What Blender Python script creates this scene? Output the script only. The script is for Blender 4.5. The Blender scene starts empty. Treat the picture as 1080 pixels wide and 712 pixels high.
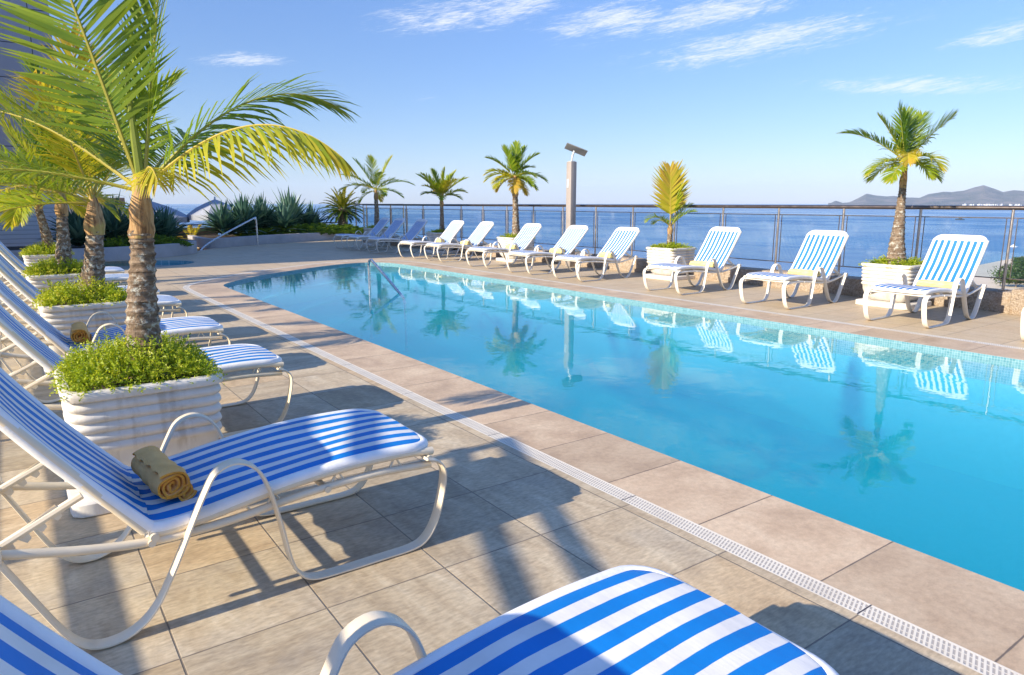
import bpy, bmesh, math, random
from mathutils import Vector, Matrix
R = math.radians
random.seed(7)
S = bpy.context.scene
C = S.collection
V = Vector

# ------------------------------------------------------------------ helpers
class MB:
    """collects geometry for one mesh object"""
    def __init__(s): s.v = []; s.f = []; s.m = []; s.t = []; s.uv = {}
    def add(s, vs, fs, mi=0, tint=0.5):
        o = len(s.v); s.v += [tuple(p) for p in vs]
        s.t += list(tint) if isinstance(tint, (list, tuple)) else [tint] * len(vs)
        for f in fs: s.f.append(tuple(i + o for i in f)); s.m.append(mi)
    def box(s, c, d, mi=0, rot=None):
        x, y, z = d[0] / 2, d[1] / 2, d[2] / 2
        P = [V((a * x, b * y, e * z)) for e in (-1, 1) for b in (-1, 1) for a in (-1, 1)]
        if rot is not None: P = [rot @ p for p in P]
        P = [p + V(c) for p in P]
        s.add(P, [(0, 2, 3, 1), (4, 5, 7, 6), (0, 1, 5, 4), (2, 6, 7, 3), (0, 4, 6, 2), (1, 3, 7, 5)], mi)
    def tube(s, pts, r, n=8, mi=0, tint=0.5, caps=True, up=V((0, 0, 1))):
        pts = [V(p) for p in pts]; k = len(pts)
        rr = r if isinstance(r, (list, tuple)) else [r] * k
        vs = []; prev = None
        for i, p in enumerate(pts):
            d = (pts[min(i + 1, k - 1)] - pts[max(i - 1, 0)]).normalized()
            if prev is None:
                a = up if abs(d.dot(up)) < .95 else V((1, 0, 0))
                u = d.cross(a).normalized()
            else:
                u = (prev - d * prev.dot(d)).normalized()
            prev = u; w = d.cross(u)
            for j in range(n):
                q = 2 * math.pi * j / n
                vs.append(p + (u * math.cos(q) + w * math.sin(q)) * rr[i])
        fs = [(i * n + j, i * n + (j + 1) % n, (i + 1) * n + (j + 1) % n, (i + 1) * n + j) for i in range(k - 1) for j in range(n)]
        if caps: fs += [tuple(range(n))[::-1], tuple((k - 1) * n + j for j in range(n))]
        s.add(vs, fs, mi, tint)
    def strap(s, prof, y0, y1, th, mi=0):
        """flat bar: profile (x,z) extruded from y0 to y1 with thickness th"""
        k = len(prof); vs = []
        for i, (x, z) in enumerate(prof):
            a = V((prof[max(i - 1, 0)][0], prof[max(i - 1, 0)][1])); b = V((prof[min(i + 1, k - 1)][0], prof[min(i + 1, k - 1)][1]))
            d = (b - a).normalized(); nx, nz = -d[1] * th / 2, d[0] * th / 2
            e = (y1 - y0) * .14
            for (yy, sg) in ((y0 + e, 1), (y1 - e, 1), (y1, .45), (y1, -.45), (y1 - e, -1), (y0 + e, -1), (y0, -.45), (y0, .45)):
                vs.append((x + nx * sg, yy, z + nz * sg))
        n = 8
        fs = [(i * n + j, i * n + (j + 1) % n, (i + 1) * n + (j + 1) % n, (i + 1) * n + j) for i in range(k - 1) for j in range(n)]
        fs += [tuple(range(n))[::-1], tuple((k - 1) * n + j for j in range(n))]
        s.add(vs, fs, mi)
    def lathe(s, prof, n=24, cx=0, cy=0, sq=0, mi=0, cap=True):
        """profile [(r,z)]; sq>0 gives a rounded square section"""
        vs = []
        for r, z in prof:
            for j in range(n):
                q = 2 * math.pi * (j + .5) / n; c, w = math.cos(q), math.sin(q)
                if sq:
                    k = (abs(c) ** sq + abs(w) ** sq) ** (-1 / sq)
                else: k = 1
                vs.append((cx + r * c * k, cy + r * w * k, z))
        m = len(prof)
        fs = [(i * n + j, i * n + (j + 1) % n, (i + 1) * n + (j + 1) % n, (i + 1) * n + j) for i in range(m - 1) for j in range(n)]
        if cap: fs += [tuple(range(n))[::-1], tuple((m - 1) * n + j for j in range(n))]
        s.add(vs, fs, mi)
    def build(s, name, mats, parent=None, smooth=True, bevel=0, recalc=False, loc=None):
        me = bpy.data.meshes.new(name); me.from_pydata(s.v, [], s.f)
        for m in (mats if isinstance(mats, (list, tuple)) else [mats]): me.materials.append(m)
        me.polygons.foreach_set('material_index', s.m)
        if smooth: me.polygons.foreach_set('use_smooth', [True] * len(s.f))
        a = me.attributes.new('tint', 'FLOAT', 'POINT'); a.data.foreach_set('value', s.t)
        if recalc or bevel:
            bm = bmesh.new(); bm.from_mesh(me)
            bmesh.ops.recalc_face_normals(bm, faces=bm.faces)
            if bevel:
                bmesh.ops.bevel(bm, geom=[e for e in bm.edges if len(e.link_faces) == 2 and e.calc_face_angle(0) > .5], offset=bevel, segments=2, affect='EDGES', profile=.5)
                for f in bm.faces: f.smooth = True
            bm.to_mesh(me); bm.free()
        if smooth: me.set_sharp_from_angle(angle=R(40))
        me.update()
        o = bpy.data.objects.new(name, me); C.objects.link(o)
        if parent: o.parent = parent
        if loc: o.location = loc
        return o

def tag(o, label=None, cat=None, group=None, kind=None):
    if label: o['label'] = label
    if cat: o['category'] = cat
    if group: o['group'] = group
    if kind: o['kind'] = kind
    return o
def empty(name, loc, rz=0, label=None, cat=None, group=None):
    o = bpy.data.objects.new(name, None); C.objects.link(o)
    o.location = loc; o.rotation_euler = (0, 0, rz); o.empty_display_size = .1
    return tag(o, label, cat, group)
def copy_tree(o, parent=None):
    c = o.copy(); C.objects.link(c)
    if parent: c.parent = parent
    for ch in [x for x in KIDS.get(o.name, [])]:
        copy_tree(bpy.data.objects[ch], c)
    return c
KIDS = {}
def remember(root):
    for o in [root] + list(root.children_recursive): KIDS[o.name] = [c.name for c in o.children]
def spline(pts, per=6):
    """Catmull-Rom through 2D/3D points"""
    P = [V(p) for p in pts]; P = [P[0] * 2 - P[1]] + P + [P[-1] * 2 - P[-2]]; out = []
    for i in range(1, len(P) - 2):
        for j in range(per):
            t = j / per; a, b, c, d = P[i - 1], P[i], P[i + 1], P[i + 2]
            out.append(.5 * ((2 * b) + (c - a) * t + (2 * a - 5 * b + 4 * c - d) * t * t + (3 * b - a - 3 * c + d) * t ** 3))
    out.append(P[-2]); return out
def lerp(a, b, t): return a + (b - a) * t

# ------------------------------------------------------------------ materials
class NT:
    def __init__(s, name):
        s.mat = bpy.data.materials.new(name); s.mat.use_nodes = True
        s.t = s.mat.node_tree; s.t.nodes.clear()
        s.out = s.n('ShaderNodeOutputMaterial')
    def n(s, typ, **k):
        x = s.t.nodes.new(typ)
        for a, b in k.items(): setattr(x, a, b)
        return x
    def l(s, a, b): s.t.links.new(a, b)
    def set(s, sock, v):
        if hasattr(v, 'is_linked') or hasattr(v, 'links'): s.l(v, sock)
        else: sock.default_value = v
    def math(s, op, a, b=0., c=0., clamp=False):
        x = s.n('ShaderNodeMath', operation=op, use_clamp=clamp)
        for i, v in enumerate((a, b, c)): s.set(x.inputs[i], v)
        return x.outputs[0]
    def mr(s, v, a, b, c=0., d=1., smooth=True):
        x = s.n('ShaderNodeMapRange', interpolation_type='SMOOTHSTEP' if smooth else 'LINEAR')
        for i, q in enumerate((v, a, b, c, d)): s.set(x.inputs[i], q)
        return x.outputs[0]
    def mix(s, f, a, b, blend='MIX'):
        x = s.n('ShaderNodeMix', data_type='RGBA', blend_type=blend)
        s.set(x.inputs[0], f)
        for i, q in ((6, a), (7, b)): s.set(x.inputs[i], (*q, 1) if isinstance(q, tuple) and len(q) == 3 else q)
        return x.outputs[2]
    def noise(s, vec, scale, detail=4, rough=.55, dist=0., out=0):
        x = s.n('ShaderNodeTexNoise'); x.inputs['Scale'].default_value = scale; x.inputs['Detail'].default_value = detail
        x.inputs['Roughness'].default_value = rough; x.inputs['Distortion'].default_value = dist
        if vec is not None: s.l(vec, x.inputs['Vector'])
        return x.outputs[out]
    def coord(s, which='Object'): return s.n('ShaderNodeTexCoord').outputs[which]
    def mapping(s, vec, scale=(1, 1, 1), rot=(0, 0, 0), loc=(0, 0, 0)):
        x = s.n('ShaderNodeMapping'); s.l(vec, x.inputs[0])
        x.inputs[1].default_value = loc; x.inputs[2].default_value = rot; x.inputs[3].default_value = scale
        return x.outputs[0]
    def sep(s, vec):
        x = s.n('ShaderNodeSeparateXYZ'); s.l(vec, x.inputs[0]); return x.outputs
    def comb(s, x_, y_, z_=0.):
        x = s.n('ShaderNodeCombineXYZ')
        for i, q in enumerate((x_, y_, z_)): s.set(x.inputs[i], q)
        return x.outputs[0]
    def attr(s, name='tint'): return s.n('ShaderNodeAttribute', attribute_name=name).outputs['Fac']
    def rnd(s): return s.n('ShaderNodeObjectInfo').outputs['Random']
    def ramp(s, f, stops):
        x = s.n('ShaderNodeValToRGB'); e = x.color_ramp.elements
        while len(e) < len(stops): e.new(.5)
        for i, (p, c) in enumerate(stops): e[i].position = p; e[i].color = (*c, 1)
        s.l(f, x.inputs[0]); return x.outputs[0]
    def bump(s, h, strength=.3, dist=.01, normal=None):
        x = s.n('ShaderNodeBump'); x.inputs['Strength'].default_value = strength; x.inputs['Distance'].default_value = dist
        s.l(h, x.inputs['Height'])
        if normal is not None: s.l(normal, x.inputs['Normal'])
        return x.outputs[0]
    def bsdf(s, col, rough=.5, metal=0., spec=.5, normal=None, connect=True):
        x = s.n('ShaderNodeBsdfPrincipled')
        s.set(x.inputs['Base Color'], (*col, 1) if isinstance(col, tuple) and len(col) == 3 else col)
        s.set(x.inputs['Roughness'], rough); s.set(x.inputs['Metallic'], metal); s.set(x.inputs['Specular IOR Level'], spec)
        if normal is not None: s.l(normal, x.inputs['Normal'])
        if connect: s.l(x.outputs[0], s.out.inputs[0])
        return x
    def mix_ior(s, ior):
        # a thin sheet mirrors the same amount from either side
        bf = s.n('ShaderNodeNewGeometry').outputs['Backfacing']
        return s.math('ADD', ior, s.math('MULTIPLY', bf, 1 / ior - ior))
    def done(s): return s.mat

def simple(name, col, rough=.5, metal=0., var=.12, scale=8., bump=.0, spec=.5):
    t = NT(name); co = t.coord()
    n = t.noise(co, scale, 5, .6)
    k = t.mr(n, .3, .7, 1 - var, 1 + var, False)
    c = t.mix(1., col, t.comb(k, k, k), 'MULTIPLY')
    t.bsdf(c, t.mr(n, .3, .7, rough - .06, rough + .08, False), metal, spec, t.bump(t.noise(co, scale * 6, 4), bump, .01) if bump else None)
    return t.done()

def tile_mat():
    t = NT('deck_tile'); co = t.coord(); x, y, z = t.sep(co)
    u = t.math('DIVIDE', t.math('SUBTRACT', x, .302), .4925); v = t.math('DIVIDE', t.math('SUBTRACT', y, 1.125), .573)
    cu, cv = t.math('FLOOR', u), t.math('FLOOR', v)
    fu = t.math('MULTIPLY', t.math('SUBTRACT', .5, t.math('ABSOLUTE', t.math('SUBTRACT', t.math('FRACT', u), .5))), .4925)
    fv = t.math('MULTIPLY', t.math('SUBTRACT', .5, t.math('ABSOLUTE', t.math('SUBTRACT', t.math('FRACT', v), .5))), .573)
    wob = t.math('MULTIPLY', t.math('SUBTRACT', t.noise(co, 14, 3), .5), .003)
    d = t.math('ADD', t.math('MINIMUM', fu, fv), wob)
    joint = t.mr(d, .0014, .0046, 1., 0.)
    wn = t.n('ShaderNodeTexWhiteNoise', noise_dimensions='2D'); t.l(t.comb(cu, cv), wn.inputs['Vector'])
    r = wn.outputs['Value']; rc = wn.outputs['Color']; rs = t.sep(rc)
    off = t.n('ShaderNodeVectorMath', operation='MULTIPLY_ADD'); t.l(rc, off.inputs[0]); off.inputs[1].default_value = (37, 51, 9); t.l(co, off.inputs[2])
    ov = off.outputs[0]
    def grain(sc, rot):
        m = t.mapping(ov, sc, (0, 0, rot)); return t.noise(m, 1., 7, .62, .6)
    ga = grain((2.4, 10, 1), .12); gb = grain((9, 3.0, 1), .3)
    g = t.mix(t.math('GREATER_THAN', rs[0], .45), ga, gb)
    fine = t.noise(t.mapping(ov, (26, 75, 1), (0, 0, .15)), 1., 4, .6)
    cloud = t.noise(ov, 2.6, 4, .6)
    c = t.ramp(g, [(.26, (.36, .28, .18)), (.45, (.475, .38, .25)), (.60, (.545, .45, .305)), (.78, (.65, .56, .405))])
    c = t.mix(t.math('MULTIPLY', t.mr(cloud, .45, .72), .45), c, (.37, .33, .27))
    c = t.mix(t.mr(rs[1], .55, .95, 0., .5), c, t.mix(1., c, (1.08, .93, .74), 'MULTIPLY'))
    c = t.mix(t.mr(rs[2], .6, 1., 0., .75), c, t.mix(1., c, (.74, .75, .76), 'MULTIPLY'))
    k = t.mr(fine, .28, .72, .76, 1.2, False); c = t.mix(1., c, t.comb(k, k, k), 'MULTIPLY')
    # the far side of the pool is laid in a pinker, more weathered batch
    far = t.mr(x, 8.0, 8.4); end = t.mr(y, 11.5, 15.); fe = t.math('MAXIMUM', far, end)
    c = t.mix(t.math('MULTIPLY', fe, .55), c, t.mix(cloud, (.47, .36, .23), (.58, .46, .305)))
    stain = t.mr(t.noise(co, 1.1, 6, .65), .56, .74, 0., .35)
    c = t.mix(stain, c, t.mix(1., c, (.66, .64, .62), 'MULTIPLY'))
    c = t.mix(t.math('MULTIPLY', joint, .8), c, (.13, .11, .09))
    h = t.math('SUBTRACT', t.math('MULTIPLY', g, .25), joint)
    t.bsdf(c, t.mr(cloud, .3, .7, .5, .72, False), 0, .35, t.bump(h, .5, .004, t.bump(fine, .12, .004)))
    return t.done()

def coping_mat():
    t = NT('coping_stone'); co = t.coord(); uvn = t.n('ShaderNodeUVMap', uv_map='path'); u, v, _ = t.sep(uvn.outputs[0])
    s = t.math('DIVIDE', u, .6); fr = t.math('MULTIPLY', t.math('SUBTRACT', .5, t.math('ABSOLUTE', t.math('SUBTRACT', t.math('FRACT', s), .5))), .6)
    wob = t.math('MULTIPLY', t.math('SUBTRACT', t.noise(co, 20, 3), .5), .004)
    joint = t.mr(t.math('ADD', fr, wob), .0016, .0046, 1., 0.)
    wn = t.n('ShaderNodeTexWhiteNoise', noise_dimensions='1D'); t.l(t.math('FLOOR', s), wn.inputs['W'])
    r = wn.outputs['Value']
    off = t.n('ShaderNodeVectorMath', operation='MULTIPLY_ADD'); t.l(wn.outputs['Color'], off.inputs[0]); off.inputs[1].default_value = (9, 9, 9); t.l(co, off.inputs[2])
    n1 = t.noise(off.outputs[0], 3.2, 7, .6, .5); n2 = t.noise(co, 34, 5, .65)
    c = t.ramp(n1, [(.28, (.42, .295, .180)), (.5, (.545, .405, .265)), (.72, (.64, .505, .35))])
    grit = t.noise(co, 150, 4, .7); n2 = t.math('ADD', t.math('MULTIPLY', n2, .6), t.math('MULTIPLY', grit, .4))
    k = t.mr(n2, .32, .68, .78, 1.16, False); c = t.mix(1., c, t.comb(k, k, k), 'MULTIPLY')
    k = t.mr(r, 0, 1, .86, 1.08, False); c = t.mix(1., c, t.comb(k, k, k), 'MULTIPLY')
    wet = t.mr(t.noise(co, 1.7, 5, .6), .52, .7, 0., .4); c = t.mix(wet, c, t.mix(1., c, (.72, .66, .62), 'MULTIPLY'))
    c = t.mix(t.math('MULTIPLY', joint, .85), c, (.10, .08, .065))
    t.bsdf(c, t.mr(n1, .3, .7, .45, .66, False), 0, .4, t.bump(t.math('SUBTRACT', t.math('MULTIPLY', n2, .35), joint), .45, .004))
    return t.done()

def drain_mat():
    t = NT('drain_grate'); uvn = t.n('ShaderNodeUVMap', uv_map='path'); u, v, _ = t.sep(uvn.outputs[0])
    s = t.math('FRACT', t.math('MULTIPLY', t.math('ADD', u, t.math('MULTIPLY', v, .35)), 1 / .0165))
    slot = t.mr(t.math('ABSOLUTE', t.math('SUBTRACT', s, .5)), .19, .25, 1., 0.)
    edge = t.mr(t.math('ABSOLUTE', t.math('SUBTRACT', v, .05)), .037, .041, 1., 0.)
    rib = t.mr(t.math('ABSOLUTE', t.math('SUBTRACT', t.math('FRACT', t.math('DIVIDE', v, .034)), .5)), .40, .45, 1., 0.)
    m = t.math('MULTIPLY', t.math('MULTIPLY', slot, edge), rib)
    seg = t.math('FRACT', t.math('DIVIDE', t.math('ADD', u, .2), 1.2)); gap = t.mr(t.math('ABSOLUTE', t.math('SUBTRACT', seg, .5)), .4965, .4985, 0., 1.)
    gr = t.noise(t.coord(), 5, 6, .6)
    c = t.mix(t.mr(gr, .4, .75, 0., .5), (.76, .70, .58), (.58, .51, .41))
    c = t.mix(m, c, (.40, .36, .31)); c = t.mix(gap, c, (.06, .05, .05))
    t.bsdf(c, .45, 0, .4, t.bump(t.math('SUBTRACT', 1., m), .6, .004)); return t.done()

def mosaic_mat(name, c1, c2, size, grout=(.55, .66, .66)):
    t = NT(name); co = t.coord(); x, y, z = t.sep(co)
    u = t.math('DIVIDE', t.math('ADD', t.math('MULTIPLY', x, .83), y), size)
    g = t.n('ShaderNodeNewGeometry'); nz = t.math('ABSOLUTE', t.sep(g.outputs['Normal'])[2])
    flat = t.math('GREATER_THAN', nz, .5)
    a = t.mix(flat, t.comb(u, t.math('DIVIDE', z, size)), t.comb(t.math('DIVIDE', x, size), t.math('DIVIDE', y, size)))
    au, av, _ = t.sep(a)
    d = t.math('MINIMUM', t.math('SUBTRACT', .5, t.math('ABSOLUTE', t.math('SUBTRACT', t.math('FRACT', au), .5))), t.math('SUBTRACT', .5, t.math('ABSOLUTE', t.math('SUBTRACT', t.math('FRACT', av), .5))))
    j = t.mr(d, .03, .08, 1., 0.)
    wn = t.n('ShaderNodeTexWhiteNoise', noise_dimensions='2D'); t.l(t.comb(t.math('FLOOR', au), t.math('FLOOR', av)), wn.inputs['Vector'])
    c = t.mix(wn.outputs['Value'], c1, c2); c = t.mix(t.math('MULTIPLY', j, .5), c, grout)
    t.bsdf(c, .35, 0, .3); return t.done()

def water_mat(volume=True):
    t = NT('pool_water'); co = t.coord()
    n = t.noise(t.mapping(co, (1, 1, 1)), 3.2, 3, .5, .6); n2 = t.noise(t.mapping(co, (1, 1, 1), (0, 0, .6)), 11., 2, .5)
    nb = t.bump(t.math('ADD', n, t.math('MULTIPLY', n2, .16)), .05, .03)
    tr = t.n('ShaderNodeBsdfTransparent'); tr.inputs[0].default_value = (1, 1, 1, 1) if volume else (.30, .87, .965, 1)
    gl = t.n('ShaderNodeBsdfGlossy'); gl.inputs['Color'].default_value = (1, 1, 1, 1); gl.inputs['Roughness'].default_value = .0; t.l(nb, gl.inputs['Normal'])
    fr = t.n('ShaderNodeFresnel'); t.l(t.mix_ior(1.34), fr.inputs[0]); t.l(nb, fr.inputs['Normal'])
    # only the top face is a water surface; the sides and bottom of the water body touch the basin
    gz = t.math('GREATER_THAN', t.math('ABSOLUTE', t.sep(t.n('ShaderNodeNewGeometry').outputs['Normal'])[2]), .5)
    up = t.math('GREATER_THAN', t.sep(t.n('ShaderNodeNewGeometry').outputs['Position'])[2], -.5)
    m = t.n('ShaderNodeMixShader'); t.l(t.math('MULTIPLY', fr.outputs[0], t.math('MULTIPLY', gz, up)), m.inputs[0]); t.l(tr.outputs[0], m.inputs[1]); t.l(gl.outputs[0], m.inputs[2]); t.l(m.outputs[0], t.out.inputs[0])
    if volume:
        sc = t.n('ShaderNodeVolumeScatter'); sc.inputs['Color'].default_value = (.03, .58, .76, 1); sc.inputs['Density'].default_value = .36
        ab = t.n('ShaderNodeVolumeAbsorption'); ab.inputs['Color'].default_value = (.0, .82, .88, 1); ab.inputs['Density'].default_value = .70
        ad = t.n('ShaderNodeAddShader'); t.l(sc.outputs[0], ad.inputs[0]); t.l(ab.outputs[0], ad.inputs[1]); t.l(ad.outputs[0], t.out.inputs['Volume'])
    return t.done()

def glass_mat():
    t = NT('rail_glass')
    tr = t.n('ShaderNodeBsdfTransparent'); tr.inputs[0].default_value = (.90, .955, .975, 1)
    gl = t.n('ShaderNodeBsdfGlossy'); gl.inputs['Roughness'].default_value = .0; gl.inputs['Color'].default_value = (.9, .95, 1, 1)
    fr = t.n('ShaderNodeFresnel'); t.l(t.mix_ior(1.45), fr.inputs[0])
    f = t.math('MULTIPLY', fr.outputs[0], .75)
    m = t.n('ShaderNodeMixShader'); t.l(f, m.inputs[0]); t.l(tr.outputs[0], m.inputs[1]); t.l(gl.outputs[0], m.inputs[2])
    df = t.n('ShaderNodeBsdfDiffuse'); df.inputs[0].default_value = (.7, .75, .8, 1)
    sm = t.mr(t.noise(t.coord(), 2.5, 6, .65), .5, .8, 0., .07)
    m2 = t.n('ShaderNodeMixShader'); t.l(sm, m2.inputs[0]); t.l(m.outputs[0], m2.inputs[1]); t.l(df.outputs[0], m2.inputs[2]); t.l(m2.outputs[0], t.out.inputs[0])
    return t.done()

def leaf_mat(name, stops, trans=.42, rough=.42, objvar=.18):
    t = NT(name); f = t.math('ADD', t.attr(), t.math('MULTIPLY', t.math('SUBTRACT', t.rnd(), .5), objvar))
    f = t.math('ADD', f, t.math('MULTIPLY', t.math('SUBTRACT', t.noise(t.coord(), 9, 3), .5), .25), 0., True)
    c = t.ramp(f, stops)
    b = t.bsdf(c, rough, 0, .45, None, False)
    tl = t.n('ShaderNodeBsdfTranslucent'); t.l(t.mix(1., c, (1.25, 1.15, .6), 'MULTIPLY'), tl.inputs[0])
    m = t.n('ShaderNodeMixShader'); m.inputs[0].default_value = trans; t.l(b.outputs[0], m.inputs[1]); t.l(tl.outputs[0], m.inputs[2]); t.l(m.outputs[0], t.out.inputs[0])
    return t.done()

def sling_mat(name, blue, white, n=8, half=.30, fade=.1, header=False):
    t = NT(name); co = t.coord(); x, y, z = t.sep(co)
    wv = t.math('MULTIPLY', t.math('SUBTRACT', t.noise(t.mapping(co, (3, .4, 3)), 1.5, 2), .5), .012)
    s = t.math('MULTIPLY', t.math('ADD', t.math('ADD', y, half * .93), wv), (n - .5) / (2 * half * .93))
    m = t.mr(t.math('ABSOLUTE', t.math('SUBTRACT', t.math('FRACT', s), .25)), .26, .285, 1., 0.)
    inside = t.math('LESS_THAN', t.math('ABSOLUTE', y), half * .925)
    m = t.math('MULTIPLY', m, inside)
    if header:
        m = t.math('MULTIPLY', m, t.mr(t.attr(), .895, .9, 1., 0.))
    weave = t.noise(co, 260, 2, .5); n2 = t.noise(co, 5, 5, .6)
    c = t.mix(m, white, blue)
    k = t.mr(n2, .3, .7, 1 - fade, 1 + fade, False); c = t.mix(1., c, t.comb(k, k, k), 'MULTIPLY')
    wr = t.noise(t.mapping(co, (22, 3.5, 22)), 1., 3, .55, .5)
    b = t.bsdf(c, .55, 0, .35, t.bump(wr, .22, .008, t.bump(weave, .15, .002)), False)
    tl = t.n('ShaderNodeBsdfTranslucent'); t.l(c, tl.inputs[0])
    mx = t.n('ShaderNodeMixShader'); mx.inputs[0].default_value = .12; t.l(b.outputs[0], mx.inputs[1]); t.l(tl.outputs[0], mx.inputs[2]); t.l(mx.outputs[0], t.out.inputs[0])
    return t.done()

def trunk_mat():
    t = NT('palm_bark'); co = t.coord(); x, y, z = t.sep(co)
    band = t.noise(t.mapping(co, (4, 4, 46)), 1., 4, .6); n = t.noise(co, 26, 6, .65); n2 = t.noise(co, 21, 8, .74)
    c = t.ramp(t.math('ADD', t.math('MULTIPLY', band, .5), t.math('MULTIPLY', n, .5)), [(.33, (.05, .034, .024)), (.5, (.19, .135, .09)), (.68, (.40, .31, .22))])
    lich = t.mr(n2, .51, .62, 0., .85); c = t.mix(lich, c, t.mix(n, (.42, .43, .36), (.62, .61, .53)))
    t.bsdf(c, .85, 0, .2, t.bump(t.math('ADD', band, n), .9, .02)); return t.done()

def sheath_mat():
    t = NT('palm_sheath'); co = t.coord()
    n = t.noise(t.mapping(co, (30, 30, 5)), 1., 6, .65, .6); n2 = t.noise(co, 9, 4)
    c = t.ramp(n, [(.3, (.09, .045, .022)), (.5, (.40, .235, .10)), (.7, (.58, .40, .20))])
    c = t.mix(t.mr(n2, .5, .65, 0., .6), c, (.42, .36, .10))
    t.bsdf(c, .7, 0, .25, t.bump(n, .8, .015)); return t.done()

def pot_mat():
    t = NT('pot_plaster'); co = t.coord(); x, y, z = t.sep(co)
    n = t.noise(co, 6, 6, .62); st = t.noise(t.mapping(co, (16, 16, 1.6)), 1., 5, .6)
    c = t.mix(t.mr(n, .35, .75, 0., .6), (.70, .665, .60), (.56, .52, .44))
    c = t.mix(t.mr(st, .50, .72, 0., .55), c, (.38, .32, .24))
    t.bsdf(c, .6, 0, .35, t.bump(t.noise(co, 60, 4), .25, .004)); return t.done()

def granite_mat():
    t = NT('curb_granite'); co = t.coord()
    a = t.noise(co, 46, 5, .75); b = t.noise(co, 9, 5, .6); v = t.n('ShaderNodeTexVoronoi'); t.l(co, v.inputs['Vector']); v.inputs['Scale'].default_value = 55
    c = t.ramp(a, [(.3, (.13, .10, .075)), (.48, (.38, .30, .22)), (.68, (.62, .54, .43))])
    c = t.mix(t.mr(b, .45, .7, 0., .5), c, (.40, .26, .14))
    t.bsdf(c, .75, 0, .3, t.bump(t.math('ADD', a, b), .8, .03)); return t.done()

def sea_mat():
    t = NT('sea_water'); co = t.coord()
    g = t.noise(t.mapping(co, (.004, .0016, 1), (0, 0, .55)), 1., 6, .62, 1.2); g2 = t.noise(t.mapping(co, (.0011, .00035, 1), (0, 0, .6)), 1., 5, .6, .8)
    w = t.noise(t.mapping(co, (.05, .16, 1), (0, 0, -.5)), 1., 7, .7); w2 = t.noise(t.mapping(co, (.6, .9, 1), (0, 0, -.4)), 1., 4, .6)
    c = t.mix(t.mr(t.math('ADD', t.math('MULTIPLY', g, .6), t.math('MULTIPLY', g2, .4)), .42, .60), (.018, .09, .25), (.055, .175, .34))
    x, y, z = t.sep(co)
    # shallows over sand beside the shore
    sh = t.math('SUBTRACT', t.math('SUBTRACT', y, t.math('MULTIPLY', x, .115)), 119.)
    c = t.mix(t.mr(t.math('ADD', sh, t.math('MULTIPLY', g, 40)), 10., 70., .6, 0.), c, (.06, .25, .33))
    foam = t.math('MULTIPLY', t.mr(t.math('ADD', sh, t.math('MULTIPLY', w, 9)), 6., 9., 1., 0.), t.mr(w, .42, .55))
    c = t.mix(foam, c, (.75, .8, .82))
    t.bsdf(c, t.mr(g, .38, .62, .16, .38), 0, .5, t.bump(t.math('ADD', w, t.math('MULTIPLY', w2, .3)), .55, 1.2)); return t.done()

M = {}
M['tile'] = tile_mat(); M['coping'] = coping_mat(); M['drain'] = drain_mat()
M['mosaic'] = mosaic_mat('waterline_mosaic', (.09, .25, .29), (.17, .35, .39), .025)
M['poolwall'] = mosaic_mat('pool_wall_tile', (.10, .40, .56), (.13, .46, .62), .03, (.14, .44, .58))
M['poolfloor'] = mosaic_mat('pool_floor_tile', (.13, .46, .60), (.17, .52, .66), .03, (.2, .5, .62))
M['stepedge'] = simple('step_edge_tile', (.03, .16, .24), .4)
M['water'] = water_mat(); M['shallow'] = water_mat(False); M['glass'] = glass_mat()
M['frame'] = simple('cream_enamel', (.74, .64, .47), .35, 0, .06, 9, .03); M['framewhite'] = simple('white_enamel', (.74, .70, .61), .35, 0, .06, 9, .03)
M['bluesling'] = sling_mat('striped_sling', (.004, .205, .62), (.80, .79, .76), 7, .315)
M['fadedback'] = sling_mat('faded_striped_sling', (.022, .20, .54), (.80, .80, .77), 8, .315, .1, True)
M['fadedseat'] = sling_mat('faded_seat_sling', (.018, .18, .54), (.80, .80, .77), 8, .315, .1)
M['piping'] = simple('white_piping', (.80, .80, .79), .5, 0, .06, 12, .1)
M['bark'] = trunk_mat(); M['sheath'] = sheath_mat(); M['pot'] = pot_mat(); M['granite'] = granite_mat()
M['soil'] = simple('soil', (.06, .042, .028), .95, 0, .5, 30, .8)
M['palm'] = leaf_mat('palm_leaf', [(0., (.04, .10, .022)), (.30, (.12, .23, .018)), (.58, (.27, .36, .02)), (.85, (.56, .50, .035)), (1., (.56, .40, .06))], .45)
M['rachis'] = leaf_mat('palm_rachis', [(0., (.10, .16, .02)), (.5, (.34, .33, .04)), (1., (.55, .40, .07))], .1)
M['spear'] = leaf_mat('palm_spear', [(0., (.16, .24, .03)), (1., (.42, .44, .08))], .3)
M['shrub'] = leaf_mat('shrub_leaf', [(0., (.06, .13, .008)), (.45, (.22, .33, .014)), (.8, (.42, .50, .025)), (1., (.54, .54, .06))], .4, .5)
M['agave'] = leaf_mat('sword_leaf', [(0., (.02, .06, .045)), (.5, (.08, .18, .13)), (1., (.24, .36, .26))], .12, .38)
M['cycad'] = leaf_mat('cycad_leaf', [(0., (.02, .05, .01)), (.5, (.08, .14, .015)), (1., (.42, .36, .03))], .35)
M['treeleaf'] = leaf_mat('far_tree_leaf', [(0., (.018, .045, .012)), (.5, (.05, .10, .02)), (1., (.12, .17, .04))], .3)
M['steel'] = simple('brushed_steel', (.62, .62, .62), .28, 1., .06, 20)
M['bronze'] = simple('dark_bronze_metal', (.16, .13, .115), .35, .85, .12, 12)
M['postmetal'] = simple('post_metal', (.42, .37, .33), .33, .9, .12, 12)
M['pillar'] = simple('taupe_pillar_paint', (.33, .29, .26), .55, 0, .08, 4, .1)
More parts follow.
